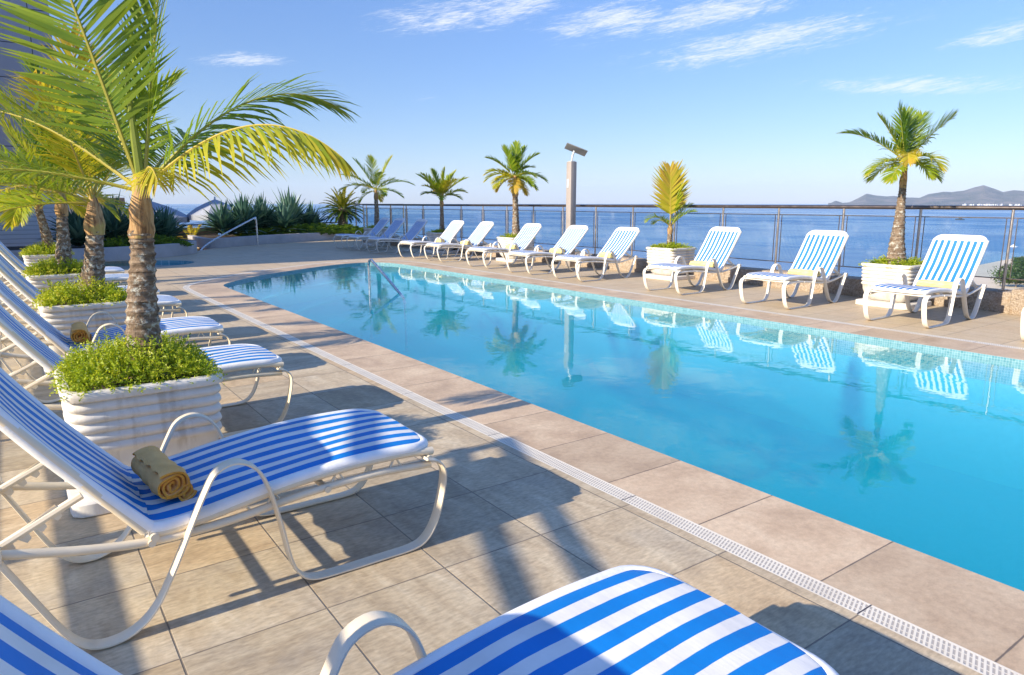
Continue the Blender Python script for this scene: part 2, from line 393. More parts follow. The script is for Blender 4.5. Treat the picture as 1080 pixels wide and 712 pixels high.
M['panel'] = simple('solar_panel', (.035, .05, .07), .15, 0, .2, 3)
M['headgrey'] = simple('dull_grey_casing', (.24, .24, .23), .5, .1, .1, 8)
M['alu'] = simple('pale_aluminium', (.58, .60, .60), .4, .3, .05, 8)
M['planterwall'] = simple('grey_planter_render', (.40, .37, .36), .8, 0, .12, 3, .4)
M['brownwall'] = simple('brown_parapet_render', (.40, .27, .19), .85, 0, .15, 3, .4)
M['white'] = simple('white_render', (.72, .73, .74), .7, 0, .08, 2, .2)
M['canvas'] = simple('shade_grey_canvas', (.34, .37, .43), .8, 0, .07, 3, .1)  # shade on the parasols is put into this even blue grey
M['wicker'] = simple('dark_wicker', (.07, .05, .04), .7, 0, .3, 40, .5)
M['sand'] = simple('beach_sand', (.56, .49, .39), .9, 0, .12, .03)
M['boat'] = simple('dark_hull', (.05, .06, .08), .4)
M['boatwhite'] = simple('white_hull', (.8, .8, .8), .4)
M['foam'] = simple('wake_foam', (.72, .78, .82), .7, 0, .2, .2)
M['sea'] = sea_mat()
def towel_mat(name, c1, c2):
    t = NT(name); co = t.coord(); n = t.noise(co, 220, 3, .6); n2 = t.noise(co, 14, 4)
    c = t.mix(t.mr(n2, .35, .7), c1, c2)
    t.bsdf(c, .95, 0, .1, t.bump(t.math('ADD', n, n2), .9, .006)); return t.done()
M['towel'] = towel_mat('tan_terry', (.98, .56, .21), (.90, .48, .16))
M['towelend'] = towel_mat('backlit_terry', (.75, .38, .06), (.62, .27, .04))  # ochre stands for light shining through the rolled end, put into the colour
M['towely'] = towel_mat('yellow_terry', (.80, .67, .32), (.74, .57, .22))
M['towelmark'] = simple('towel_print', (.66, .60, .52), .9)
def hill_mat():
    t = NT('hill_rock'); co = t.coord(); n = t.noise(co, .004, 8, .65); n2 = t.noise(t.mapping(co, (1, 1, .4)), .0014, 6, .6)
    c = t.ramp(t.math('ADD', t.math('MULTIPLY', n, .5), t.math('MULTIPLY', n2, .5)), [(.40, (.05, .06, .045)), (.52, (.11, .10, .085)), (.64, (.24, .19, .155))])
    t.bsdf(c, .95, 0, .1, t.bump(n, .8, 120)); return t.done()
M['hill'] = hill_mat()
def clad_mat():
    t = NT('slat_cladding'); co = t.coord(); x, y, z = t.sep(co)
    f = t.math('FRACT', t.math('DIVIDE', z, .13)); g = t.mr(f, .86, .92)
    n = t.noise(t.mapping(co, (.6, .6, 9)), 1., 4)
    c = t.mix(n, (.60, .62, .64), (.70, .70, .70)); c = t.mix(t.math('MULTIPLY', g, .6), c, (.16, .16, .17))
    t.bsdf(c, .5, 0, .4, t.bump(t.math('SUBTRACT', 1., g), .8, .02)); return t.done()
M['clad'] = clad_mat()
def facade_mat():
    t = NT('facade_panel'); co = t.coord(); x, y, z = t.sep(co)
    fx = t.math('ABSOLUTE', t.math('SUBTRACT', t.math('FRACT', t.math('DIVIDE', t.math('ADD', x, y), 1.5)), .5)); fz = t.math('ABSOLUTE', t.math('SUBTRACT', t.math('FRACT', t.math('DIVIDE', z, 1.1)), .5))
    j = t.math('MAXIMUM', t.mr(fx, .488, .494), t.mr(fz, .484, .492)); n = t.noise(co, .8, 4)
    c = t.mix(n, (.26, .27, .32), (.32, .33, .38)); c = t.mix(j, c, (.03, .03, .035))
    t.bsdf(c, .3, 0, .5, t.bump(t.math('SUBTRACT', 1., j), .5, .02)); return t.done()
M['facade'] = facade_mat()

# ------------------------------------------------------------------ pool outline
end_curve = spline([(2.99, 12.6), (3.06, 13.25), (3.55, 13.95), (4.25, 14.68), (5.25, 15.42), (6.15, 15.98), (6.95, 16.22), (7.40, 16.0), (7.60, 15.4), (7.62, 14.6)], 4)
P = [V((2.99, -6))] + [V((2.99, y)) for y in (-3, 0, 3, 6, 9, 11)] + [V((p[0], p[1])) for p in end_curve] + [V((7.62, y)) for y in (12, 9, 6, 3, 0, -3, -6)]
def offset(path, d):
    out = []
    for i, p in enumerate(path):
        a = path[max(i - 1, 0)]; b = path[min(i + 1, len(path) - 1)]
        t = (b - a).normalized(); out.append(p + V((-t[1], t[0])) * d)
    return out
P1 = offset(P, .56); P2 = offset(P, .66)
def ribbon(name, A, B, z, mat):
    me = bpy.data.meshes.new(name); k = len(A); vs = []; arc = [-6.]; 
    for i in range(1, k): arc.append(arc[-1] + (A[i] - A[i - 1]).length)
    for i in range(k): vs += [(A[i][0], A[i][1], z), (B[i][0], B[i][1], z)]
    w = (B[0] - A[0]).length
    fs = [(2 * i, 2 * i + 2, 2 * i + 3, 2 * i + 1) for i in range(k - 1)]
    me.from_pydata(vs, [], fs); uv = me.uv_layers.new(name='path')
    for p in me.polygons:
        for li in p.loop_indices:
            vi = me.loops[li].vertex_index; uv.data[li].uv = (arc[vi // 2] - .13, 0 if vi % 2 == 0 else w)
    me.materials.append(mat); bm = bmesh.new(); bm.from_mesh(me)
    for f in bm.faces:
        f.normal_update()
        if f.normal.z < 0: f.normal_flip()
    bm.to_mesh(me); bm.free()
    o = bpy.data.objects.new(name, me); C.objects.link(o); o['kind'] = 'structure'; return o
ribbon('pool_coping', P, P1, .0, M['coping'])
ribbon('drain_channel', P1, P2, .0, M['drain'])

# deck with the pool bay and the children's pool cut out
kidloop = [V((1.35 + 1.35 * math.cos(a) * (1.75 if math.cos(a) > 0 else 1), 18.95 + 1.35 * math.sin(a))) for a in [2 * math.pi * i / 40 for i in range(40)]]
outer = [V((-14, -8)), V((P2[0][0], -8))] + P2 + [V((P2[-1][0], -8)), V((11.12, -8)), V((11.12, 24.9)), V((12.8, 24.9)), V((12.8, 28.8)), V((5.7, 28.8)), V((5.35, 24.2)), V((4.5, 23.0)), V((4.2, 25.5)), V((-14, 25.5))]
bm = bmesh.new()
def loop_edges(L):
    vs = [bm.verts.new((p[0], p[1], 0)) for p in L]
    return [bm.edges.new((vs[i], vs[(i + 1) % len(vs)])) for i in range(len(vs))]
E1 = loop_edges(outer); E2 = loop_edges(kidloop)
bmesh.ops.triangle_fill(bm, edges=E1 + E2, use_beauty=True)
for f in bm.faces:
    f.normal_update()
    if f.normal.z < 0: f.normal_flip()
ext = bmesh.ops.extrude_edge_only(bm, edges=[e for e in bm.edges if len(e.link_faces) == 1 and all(v.co.x < 2.2 or v.co.x > 8.5 or v.co.y > 20 or v.co.y < -7 for v in e.verts)])
for v in [g for g in ext['geom'] if isinstance(g, bmesh.types.BMVert)]: v.co.z = -.95
me = bpy.data.meshes.new('pool_deck'); bm.to_mesh(me); bm.free(); me.materials.append(M['tile'])
o = bpy.data.objects.new('pool_deck', me); C.objects.link(o); o['kind'] = 'structure'

# pool basin
ZW, ZF = -.045, -1.25
b = MB(); k = len(P)
for z0, z1, mi in ((0., -.26, 0), (-.26, ZF, 1)):
    vs = [(p[0], p[1], z) for p in P for z in (z0, z1)]
    b.add(vs, [(2 * i, 2 * i + 1, 2 * i + 3, 2 * i + 2) for i in range(k - 1)], mi)
b.add([(P[0][0], P[0][1], 0), (P[-1][0], P[-1][1], 0), (P[-1][0], P[-1][1], ZF), (P[0][0], P[0][1], ZF)], [(0, 1, 2, 3)], 1)
b.add([(p[0], p[1], ZF) for p in P], [tuple(range(k))], 2)
o = b.build('pool_basin', [M['mosaic'], M['poolwall'], M['poolfloor']], smooth=False, recalc=True); o['kind'] = 'structure'
b = MB()
ec = [V((p[0], p[1])) for p in end_curve][4:26]
for j, (wd, zt) in enumerate(((1.35, -.28), (.9, -.0), )):
    pass
for wd, z0, zt in ((1.9, ZF + .01, -.86), (1.3, -.86, -.58), (.7, -.58, -.32)):
    A = offset(ec, -.01); B = offset(ec, -wd); n = len(ec)
    b.add([(p[0], p[1], zt) for p in A] + [(p[0], p[1], zt) for p in B], [(i, i + 1, n + i + 1, n + i) for i in range(n - 1)], 0)
    b.add([(p[0], p[1], zt) for p in B] + [(p[0], p[1], z0) for p in B], [(i, i + 1, n + i + 1, n + i) for i in range(n - 1)], 0)
    B2 = offset(ec, -wd + .09)
    b.add([(p[0], p[1], zt + .004) for p in B] + [(p[0], p[1], zt + .004) for p in B2], [(i, i + 1, n + i + 1, n + i) for i in range(n - 1)], 1)
    for q in (0, -1):
        a_, c_ = A[q], B[q]; b.add([(a_[0], a_[1], zt), (c_[0], c_[1], zt), (c_[0], c_[1], z0), (a_[0], a_[1], z0)], [(0, 1, 2, 3)], 0)
o = b.build('pool_steps', [M['poolfloor'], M['stepedge']], smooth=False, recalc=False); o['kind'] = 'structure'
b = MB(); Pi = offset(P, -.004); ZB = ZF + .004
b.add([(p[0], p[1], ZW) for p in Pi] + [(p[0], p[1], ZB) for p in Pi], [tuple(range(k)), tuple(range(k, 2 * k))[::-1]] + [(i, (i + 1) % k, k + (i + 1) % k, k + i) for i in range(k)])
o = b.build('pool_water', M['water'], smooth=False, recalc=True); o['kind'] = 'structure'
# children's pool
b = MB(); n = len(kidloop)
b.add([(p[0], p[1], 0) for p in kidloop] + [(p[0], p[1], -.45) for p in kidloop], [(i, (i + 1) % n, n + (i + 1) % n, n + i) for i in range(n)], 0)
b.add([(p[0], p[1], -.45) for p in kidloop], [tuple(range(n))], 1)
o = b.build('wading_pool_basin', [M['mosaic'], M['poolfloor']], smooth=False); o['kind'] = 'structure'
b = MB(); b.add([(p[0], p[1], -.06) for p in kidloop], [tuple(range(n))]); o = b.build('wading_pool_water', M['shallow'], smooth=False); o['kind'] = 'structure'

# ------------------------------------------------------------------ sun loungers
FRAME = [(1.325, .392), (1.385, .366), (1.412, .31), (1.395, .20), (1.362, .10), (1.315, .035), (1.25, .010), (1.10, .008), (.94, .008), (.82, .016), (.765, .055), (.735, .13), (.71, .27), (.675, .42), (.635, .505), (.57, .545), (.50, .525), (.455, .455), (.40, .34), (.335, .20), (.27, .085), (.20, .025), (.12, .008), (.055, .030), (.0, .10), (-.06, .22), (-.115, .335), (-.15, .405)]
def make_lounger(name, ang, seatm, backm, framem):
    root = empty(name, (0, 0, 0))
    fr = spline(FRAME, 4)
    for sg in (-1, 1):
        f = MB(); y = .345 * sg
        f.strap([(p[0], p[1]) for p in fr], y - .029, y + .029, .012)
        f.tube([(-.152, y - .03, .40), (-.152, y + .03, .40)], .027, 12, up=V((1, 0, 0)))
        f.build('side_frame', framem, root)
    seatp = spline([(1.375, .435), (1.25, .447), (1.05, .449), (.85, .437), (.65, .412), (.45, .378), (.33, .366), (.28, .372)], 4)
    ca, sa = math.cos(ang), math.sin(ang)
    hx, hz = .27, .385; BL = .80
    for sg in (-1, 1):
        f = MB(); y = .318 * sg
        f.tube([(p[0], y, p[1] - .028) for p in seatp], .017, 10)
        f.build('seat_rail', framem, root)
        f = MB(); bb = spline([(1.36, .352), (1.1, .366), (.8, .352), (.55, .322), (.3, .315), (.1, .34), (-.13, .392)], 4)
        f.tube([(p[0], y + .006 * sg, p[1]) for p in bb], .0155, 10)
        for q in (1.2, .95, .7):
            zt = min(seatp, key=lambda p: abs(p[0] - q))[1] - .03; zb = min(bb, key=lambda p: abs(p[0] - q))[1]
            f.tube([(q - .03, y, zb), (q, y, zt), (q + .03, y, zb)], .006, 6)
        f.build('frame_beam', framem, root)
        f = MB()
        f.tube([(hx - ca * s_ + sa * .022 * -1, y, hz + sa * s_ - ca * .022) for s_ in (-.02, .2, .5, BL - .06)], .017, 10)
        f.tube([(hx + .02, y, hz - .05), (hx + .02, y + .03 * sg, hz - .05)], .014, 10, up=V((0, 0, 1)))
        f.build('back_rail', framem, root)
        # notched prop bar between the back rail and the tail of the frame
        f = MB(); a = V((hx - ca * .24, 0, hz + sa * .24 - .02)); e = V((-.165, 0, .385)); d = (e - a).normalized(); nn = V((d.z, 0, -d.x))
        if nn.z > 0: nn = -nn
        yy = y - .045 * sg
        f.tube([a + V((0, yy, 0)) + d * .03 - V((0, 0, .03)), e + V((0, yy, 0)) + d * .04], .0135, 8)
        L = (e - a).length
        prof = []
        for i in range(4):
            s0 = .35 * L + i * .15 * L
            prof += [(s0, .012), (s0 + .02 * L, .042), (s0 + .07 * L, .047), (s0 + .10 * L, .022), (s0 + .14 * L, .014)]
        vs = []
        for s_, h in prof:
            for w in (-.006, .006):
                vs.append(a + d * s_ + V((0, yy + w, 0))); vs.append(a + d * s_ + nn * h + V((0, yy + w, 0)))
        n = len(prof)
        f.add(vs, [q for i in range(n - 1) for q in ((4 * i, 4 * i + 4, 4 * i + 5, 4 * i + 1), (4 * i + 2, 4 * i + 3, 4 * i + 7, 4 * i + 6), (4 * i + 1, 4 * i + 5, 4 * i + 7, 4 * i + 3))] + [(0, 1, 3, 2), (4 * n - 4, 4 * n - 2, 4 * n - 1, 4 * n - 3)])
        f.build('prop_bar', framem, root)
    for x_, z_ in ((1.35, .385), (.9, .355), (.28, .315), (-.15, .40)):
        f = MB(); f.tube([(x_, -.345, z_), (x_, .345, z_)], .013, 10, up=V((1, 0, 0))); f.build('crossbar', framem, root)
    # fabric: a thin padded sling with rounded free end
    def sling(path, name, mat, headfrac=False, roundend=True, seed=0, sag=.012):
        f = MB(); k = len(path); ny = 22; th = .024; half = .315
        rng = random.Random(seed)
        L = [0.]
        for i in range(1, k): L.append(L[-1] + (V(path[i]) - V(path[i - 1])).length)
        tot = L[-1]; top = []; bot = []; tt = []
        for i in range(k):
            a = V(path[max(i - 1, 0)]); b_ = V(path[min(i + 1, k - 1)]); d = (b_ - a).normalized(); nx, nz = d[1], -d[0]
            if nz < 0: nx, nz = -nx, -nz
            rr = .10; r0 = L[i]; hw = half
            if r0 < rr: hw = half - rr + math.sqrt(max(0., rr * rr - (rr - r0) ** 2))
            for j in range(ny + 1):
                y = -1 + 2 * j / ny; e = 1 - abs(y) ** 8
                s_ = -sag * (1 - y * y) * math.sin(math.pi * min(1, max(0, L[i] / tot))) + .0035 * math.sin(9 * L[i] + 3 * y + seed) * (1 - y * y) + .005 * math.exp(-(tot - L[i]) / .07) * math.sin(11 * y + 40 * L[i]) * (1 - y ** 6)
                x0, z0 = path[i][0], path[i][1]
                top.append((x0 + nx * (th * .5 * e + s_), y * hw, z0 + nz * (th * .5 * e + s_)))
                bot.append((x0 - nx * (th * .5 * e - s_), y * hw, z0 - nz * (th * .5 * e - s_)))
                tt.append(1 - r0 / tot)
        n1 = ny + 1; fs = []
        for i in range(k - 1):
            for j in range(ny):
                q = (i * n1 + j, i * n1 + j + 1, (i + 1) * n1 + j + 1, (i + 1) * n1 + j); fs.append(q); fs.append(tuple(x + k * n1 for x in q[::-1]))
        for i in range(k - 1):
            for j in (0, ny): fs.append((i * n1 + j, (i + 1) * n1 + j, (i + 1) * n1 + j + k * n1, i * n1 + j + k * n1))
        for i in (0, k - 1):
            for j in range(ny): fs.append((i * n1 + j, i * n1 + j + 1, i * n1 + j + 1 + k * n1, i * n1 + j + k * n1))
        f.add(top + bot, fs, 0, tt + tt)
        ob = f.build(name, mat, root, recalc=True)
        # welt round the edge
        g = MB(); ring = []
        for i in range(k): ring.append(V(bot[i * n1 + 0]) * .5 + V(top[i * n1]) * .5)
        ring = ring[::-1] + [V(bot[i * n1 + ny]) * .5 + V(top[i * n1 + ny]) * .5 for i in range(k)]
        ring = [p - V((0, 0, .014)) + V((0, -.004 if p.y > 0 else .004, 0)) for p in ring]
        g.tube(ring, .0235, 10); g.build('welt', M['piping'], ob)
        return ob
    sp = [(p[0], p[1]) for p in seatp]
    den = [(lerp(1.375, sp[1][0], t), lerp(sp[0][1], sp[1][1], t)) for t in (0, .12, .3, .55, .8)]
    sling(den + sp[1:], 'seat_sling', seatm, seed=1)
    bp = []
    for i in range(22):
        s_ = BL * (1 - i / 21) if i > 5 else BL - .1 * (i / 6) ** 1.6
        bow = -.018 * math.sin(math.pi * min(1, s_ / BL))
        bp.append((hx - ca * s_ - sa * bow * -1, hz + sa * s_ + ca * bow))
    bp = sorted(bp, key=lambda p: p[0]); bp += [(hx + .012, hz - .008)]
    sling(bp, 'backrest_sling', backm, seed=2)
    return root
A0 = R(53)
near = make_lounger('sun_lounger', A0, M['bluesling'], M['bluesling'], M['frame'])
far = make_lounger('sun_lounger', A0 + R(1), M['fadedseat'], M['fadedback'], M['framewhite'])
lowr = make_lounger('sun_lounger', A0 - R(7), M['fadedseat'], M['fadedback'], M['framewhite'])
for r_ in (near, far, lowr): remember(r_)
gL = 'sun loungers in the row on the near left side of the pool'; gR = 'sun loungers in the row along the glass railing'
left = [(.97, 0, 'blue striped lounger closest to the camera, cut off by the bottom edge'),
        (2.835, 0, 'large blue striped lounger with a rolled towel, in front of the closest planter'),
        (4.82, .5, 'blue striped lounger just behind the closest planter, its foot end showing right of the pot'),
        (6.38, -.8, 'blue striped lounger with a rolled towel just in front of the second palm planter'),
        (8.18, .6, 'blue striped lounger just behind the second palm planter'),
        (9.37, -.5, 'blue striped lounger just in front of the third palm planter'),
        (11.1, .4, 'blue striped lounger just behind the third palm planter'),
        (12.45, 0, 'blue striped lounger at the far end of the left row, by the wading pool')]
for i, (y, a, lb) in enumerate(left):
    o = near if i == 0 else copy_tree(near)
    o.location = (random.uniform(-.012, .012) if i > 1 else 0, y, 0); o.rotation_euler.z = R(a); tag(o, lb, 'lounger', gL)
right = [(far, 2.40, 'white lounger at the right edge of the picture, only a sliver showing', 0),
         (far, 4.08, 'striped lounger in front of the rightmost palm planter, nearest whole one in the far row', 0),
         (far, 5.92, 'striped lounger just left of the rightmost palm planter', .7),
         (far, 7.80, 'striped lounger just right of the pot holding one upright yellow palm leaf', -.6),
         (lowr, 10.20, 'striped lounger partly hidden behind the pot with the upright yellow palm leaf', 1.),
         (lowr, 11.72, 'striped lounger standing in front of the tall solar lamp pillar', -.5),
         (lowr, 13.40, 'striped lounger between the solar lamp pillar and the tallest distant palm', .8),
         (lowr, 15.45, 'striped lounger just left of the tallest distant palm planter', -1.2),
         (lowr, 16.80, 'striped lounger in sun next to the short dense palm planter, last one outside the shade', .6),
         (lowr, 18.90, 'shaded lounger left of the short dense palm planter, nearest of the shaded trio', 0),
         (lowr, 20.45, 'shaded lounger in the middle of the shaded trio', 1.),
         (lowr, 21.60, 'shaded lounger at the far left end of the row, next to the last palm planter', -1.)]
used = set()
for src, y, lb, a in right:
    o = src if src.name not in used else copy_tree(src)
    used.add(src.name)
    o.location = (9.93 + random.uniform(-.05, .05) * (y > 9), y, 0); o.rotation_euler.z = math.pi + R(a); tag(o, lb, 'lounger', gR)

# ------------------------------------------------------------------ rolled towels
def make_towel(m_out, m_end, L=.34, mark=True):
    b = MB(); rng = random.Random(3)
    def roll(cx, cz, r, turns, th):
        n = int(turns * 22); pts = []
        for i in range(n + 1):
            a = 2 * math.pi * turns * i / n; rr = .008 + (r - .008) * i / n
            pts.append((cx + rr * math.cos(a + 1), cz + rr * math.sin(a + 1) * .9))
        ny = 14; vs = []; 
        for i, (x, z) in enumerate(pts):
            a_ = pts[max(i - 1, 0)]; b_ = pts[min(i + 1, n)]; d = V((b_[0] - a_[0], b_[1] - a_[1])).normalized()
            for j in range(ny + 1):
                y = -L / 2 + L * j / ny; w = .004 * math.sin(j * 1.7 + i * .35) + .003 * math.sin(i * .9 + j * .4)
                edge = (1 if 0 < j < ny else .55)
                for s_ in (1, -1): vs.append((x - d[1] * th * .5 * s_ * edge + w * .6, y + .004 * math.sin(i * .5), z + d[0] * th * .5 * s_ * edge + w))
        k = 2 * (ny + 1); fs = []; mi = []
        for i in range(n):
            for j in range(ny):
                p = i * k + 2 * j; q = (i + 1) * k + 2 * j
                fs += [(p, p + 2, q + 2, q), (p + 1, q + 1, q + 3, p + 3)]
            for j in (0, ny):
                p = i * k + 2 * j; q = (i + 1) * k + 2 * j; fs.append((p, q, q + 1, p + 1))
        o0 = len(b.v); b.add(vs, fs, 0)
        for fi in range(len(b.f) - len(fs), len(b.f)):
            f = b.f[fi]; ys = [b.v[i][1] for i in f]
            if max(ys) - min(ys) < .012: b.m[fi] = 1
    roll(0, .064, .062, 3.2, .014)
    roll(.045, .030, .034, 1.8, .012)
    o = b.build('rolled_towel', [m_out, m_end], recalc=True)
    return o
tn = make_towel(M['towel'], M['towelend']); ty = make_towel(M['towely'], M['towely'])
g = 'rolled towels left on the loungers'
tn.location = (.36, 2.80, .385); tn.rotation_euler = (0, 0, R(7)); tag(tn, 'tan rolled towel with its end coloured as lit through on the big lounger in the foreground', 'towel', g)
c = tn.copy(); C.objects.link(c); c.location = (.36, 6.36, .385); c.rotation_euler.z = R(-4); tag(c, 'tan rolled towel on the left row lounger seen beyond the closest planter', 'towel', g)
first = True
for y, lb in ((4.06, 'yellow rolled towel on the lounger by the rightmost palm planter'), (5.92, 'yellow rolled towel on the lounger left of the rightmost palm planter'), (7.80, 'yellow rolled towel on the lounger right of the upright yellow palm leaf'),
              (10.18, 'yellow rolled towel on the lounger behind the pot with the upright yellow leaf'), (11.72, 'yellow rolled towel on the lounger in front of the solar lamp pillar'), (13.40, 'yellow rolled towel on the lounger right of the tallest distant palm'), (15.45, 'yellow rolled towel on the lounger left of the tallest distant palm'), (16.80, 'yellow rolled towel on the sunlit lounger closest to the shade')):
    o = ty if first else ty.copy()
    if not first: C.objects.link(o)
    first = False
    o.location = (9.93 - .36, y, .385); o.rotation_euler.z = math.pi + R(random.uniform(-6, 6)); o.scale = (1.05, 1.35, .72) if y < 9 else (1, 1.1, .85); tag(o, lb, 'towel', g)

# ------------------------------------------------------------------ planters
def make_pot():
    root = empty('planter', (0, 0, 0))
    b = MB(); b.lathe([(.05, .0), (.372, .0), (.38, .008), (.38, .066), (.372, .074), (.05, .074)], 64, sq=14); b.build('base_slab', M['pot'], root)
    b = MB(); prof = [(.02, .074), (.20, .074), (.235, .085), (.275, .125), (.305, .18), (.322, .24), (.328, .29)]
    z = .29
    for i in range(5):
        for t in (.12, .3, .5, .7, .88, 1.):
            prof.append((.328 + .016 * math.sin(math.pi * t) + .002 * i, z + .052 * t))
        z += .052
    prof += [(.345, .555), (.360, .562), (.365, .582), (.360, .600), (.352, .606), (.322, .606), (.316, .60), (.314, .58), (.315, .50), (.02, .50)]
    b.lathe(prof, 64, sq=11); b.build('pot_body', M['pot'], root)
    b = MB(); b.lathe([(.02, .535), (.15, .56), (.314, .553)], 32, sq=11); b.build('soil', M['soil'], root)
    return root
pot = make_pot(); remember(pot)
pots = [((.465, 4.0), .98, 'closest white ribbed planter, beside the large lounger on the left'), ((.49, 7.33), .98, 'second white ribbed planter of the left row'), ((.46, 10.45), .98, 'third white ribbed planter of the left row'), ((.5, 14.5), .98, 'last white ribbed planter of the left row, before the slatted wall'),
        ((10.27, 4.93), 1., 'white ribbed planter under the rightmost palm'), ((10.45, 9.32), 1., 'white ribbed planter holding the single upright yellow palm leaf'), ((10.40, 14.42), 1., 'white ribbed planter under the tallest distant palm'), ((10.36, 18.08), 1., 'white ribbed planter under the short dense palm'), ((10.40, 22.65), 1., 'white ribbed planter in shade at the far left end of the railing'),
        ((5.55, 28.3), .95, 'white planter down on the lower terrace beside the patio table')]
for i, ((x, y), sc, lb) in enumerate(pots):
    o = pot if i == 0 else copy_tree(pot)
    o.location = (x, y, 0 if i < 9 else -.9); o.scale = (sc,) * 3; tag(o, lb, 'planter', 'white ribbed planters round the pool'); o.rotation_euler.z = R(0 if i == 0 else random.uniform(-1.5, 1.5))

# low bushes in the planters
def make_bush(n, hw, h, seed, ll=.028, lw=.010, name='planter_shrub', tb=.55):
    rng = random.Random(seed); b = MB()
    for i in range(n):
        x = rng.uniform(-1, 1); y = rng.uniform(-1, 1)
        ex = max(abs(x), abs(y)); edge = 1 - ex ** 4
        lump = .65 + .35 * math.sin(x * 5 + seed) * math.cos(y * 4.3 + seed * 2) + rng.uniform(-.12, .2)
        base = V((x * hw * .92, y * hw * .92, rng.uniform(.0, .5) * h * edge))
        d = V((x * ex * 1.1 + rng.gauss(0, .4), y * ex * 1.1 + rng.gauss(0, .4), .55 + .7 * edge)).normalized()
        L = h * (.45 + .6 * lump) * (.6 + .5 * edge)
        tint0 = tb + rng.gauss(0, .16)
        k = max(5, int(L / .011))
        for j in range(k):
            t = (j + 1) / k; p = base + d * (L * t) + V((0, 0, -.35 * ex * L * t * t))
            ld = (d * .5 + V((rng.gauss(0, 1), rng.gauss(0, 1), rng.gauss(0, .7))) * .62).normalized()
            w = ld.cross(V((rng.gauss(0, 1), rng.gauss(0, 1), rng.gauss(0, 1)))).normalized() * lw
            le = ll * rng.uniform(.7, 1.25) * (1.15 - .5 * t)
            tv = min(1, max(0, tint0 + .28 * (t - .5) + rng.gauss(0, .08)))
            b.add([p, p + ld * le * .5 + w * .5, p + ld * le, p + ld * le * .5 - w * .5], [(0, 1, 2, 3)], 0, tv)
    return b.build(name, M['shrub'], smooth=False)
bushes = [make_bush(1500, .325, .165, 1, .024, .0075, tb=.66), make_bush(620, .33, .17, 5, .034, .011, tb=.66), make_bush(420, .36, .17, 9, .042, .015, tb=.7)]
lbl = ['feathery bright green shrub filling the closest planter', 'feathery green shrub in the second planter of the left row', 'feathery green shrub in the third planter of the left row', 'feathery green shrub in the last planter of the left row',
       'low yellow green shrub in the planter of the rightmost palm', 'low yellow green shrub under the single upright yellow palm leaf', 'low yellow green shrub in the planter of the tallest distant palm', 'low green shrub in the planter of the short dense palm', 'low shaded shrub in the planter at the far left end of the railing', 'low bright shrub in the planter on the lower terrace']
srcs = [0, 1, 1, 1, 2, 2, 2, 2, 2, 2]; seen = set()
for i, ((x, y), sc, _) in enumerate(pots):
    s_ = bushes[srcs[i]]; o = s_ if srcs[i] not in seen else s_.copy()
    if srcs[i] in seen: C.objects.link(o)
    seen.add(srcs[i]); o.location = (x, y, .565 if i < 9 else -.33); o.rotation_euler.z = R(90 * (i % 4)); tag(o, lbl[i], 'shrub', 'shrubs growing in the planters')
    if 4 <= i: o.scale = (.92, .92, .62)

# ------------------------------------------------------------------ palms
def frond(mb_leaf, mb_rib, base, d, L, droop, roll, n, ll, lw, seed, tint=.5, hang=.5, petiole=.14, vee=20, rr=.011, spread=64, tipyellow=.12, fray=.1):
    rng = random.Random(seed); d = V(d).normalized(); p = V(base)
    s = d.cross(V((0, 0, 1)))
    if s.length < .05: s = V((1, 0, 0))
    s = Matrix.Rotation(roll, 3, d) @ s.normalized()
    N = 26; st = L / N; pts = [p.copy()]; D = [d.copy()]; Ss = [s.copy()]
    for i in range(N):
        t = i / N
        d = (d + V((0, 0, -1)) * droop * (.25 + 1.5 * t) / N * (1 - .35 * abs(d.z))).normalized()
        s = (s - d * s.dot(d)).normalized(); p = p + d * st
        pts.append(p.copy()); D.append(d.copy()); Ss.append(s.copy())
    mb_rib.tube(pts, [max(.0016, rr * (1 - .9 * i / N)) * (1.5 if i == 0 else 1) for i in range(N + 1)], 6, 1, min(1, tint + .15))
    for i in range(n):
        t = petiole + (1 - petiole) * (i + .5) / n
        for sg in (-1, 1):
            tt = min(.999, t + rng.uniform(-.3, .3) * (1 - petiole) / n); q = tt * N; j = int(q); fq = q - j
            b0 = pts[j].lerp(pts[j + 1], fq); dd = D[j].lerp(D[j + 1], fq).normalized(); ss = Ss[j]; nn = ss.cross(dd)
            if nn.z < 0 and abs(roll) < .3: nn = -nn
            u = (tt - petiole) / (1 - petiole)
            prof = (.42 + .58 * math.sin(math.pi * min(1, .18 + .55 * u))) if u < .6 else lerp(1, .35, ((u - .6) / .4) ** 1.4)
            le = ll * prof * rng.uniform(1 - fray, 1.08)
            an = R(lerp(spread, 20, u ** 1.25) + rng.gauss(0, 3)); ve = R(vee + rng.gauss(0, 7))
            ld = (dd * math.cos(an) + (ss * sg * math.cos(ve) + nn * math.sin(ve)) * math.sin(an)).normalized()
            w0 = (dd - ld * dd.dot(ld)).normalized()
            P_ = b0.copy(); vs = []; ts = []; hg = hang * rng.uniform(.6, 1.35); w = lw * rng.uniform(.85, 1.1)
            tv = tint + rng.gauss(0, .06)
            for kx, ww in enumerate((.45, 1., .82, 0.)):
                wd = w0 * (w * ww * .5)
                vs += [P_ + wd, P_ - wd]; e_ = tv + (tipyellow * kx / 3) * rng.uniform(.2, 1.4) + (.1 if u > .85 else 0); ts += [min(1, max(0, e_))] * 2
                P_ = P_ + ld * le / 3
                ld = (ld + V((0, 0, -1)) * hg * .42 * (kx + .6) * (.35 + .65 * (1 - abs(ld.z)))).normalized(); w0 = (w0 - ld * w0.dot(ld)).normalized()
            mb_leaf.add(vs[:7], [(0, 1, 3, 2), (2, 3, 5, 4), (4, 5, 6)], 0, ts[:7])

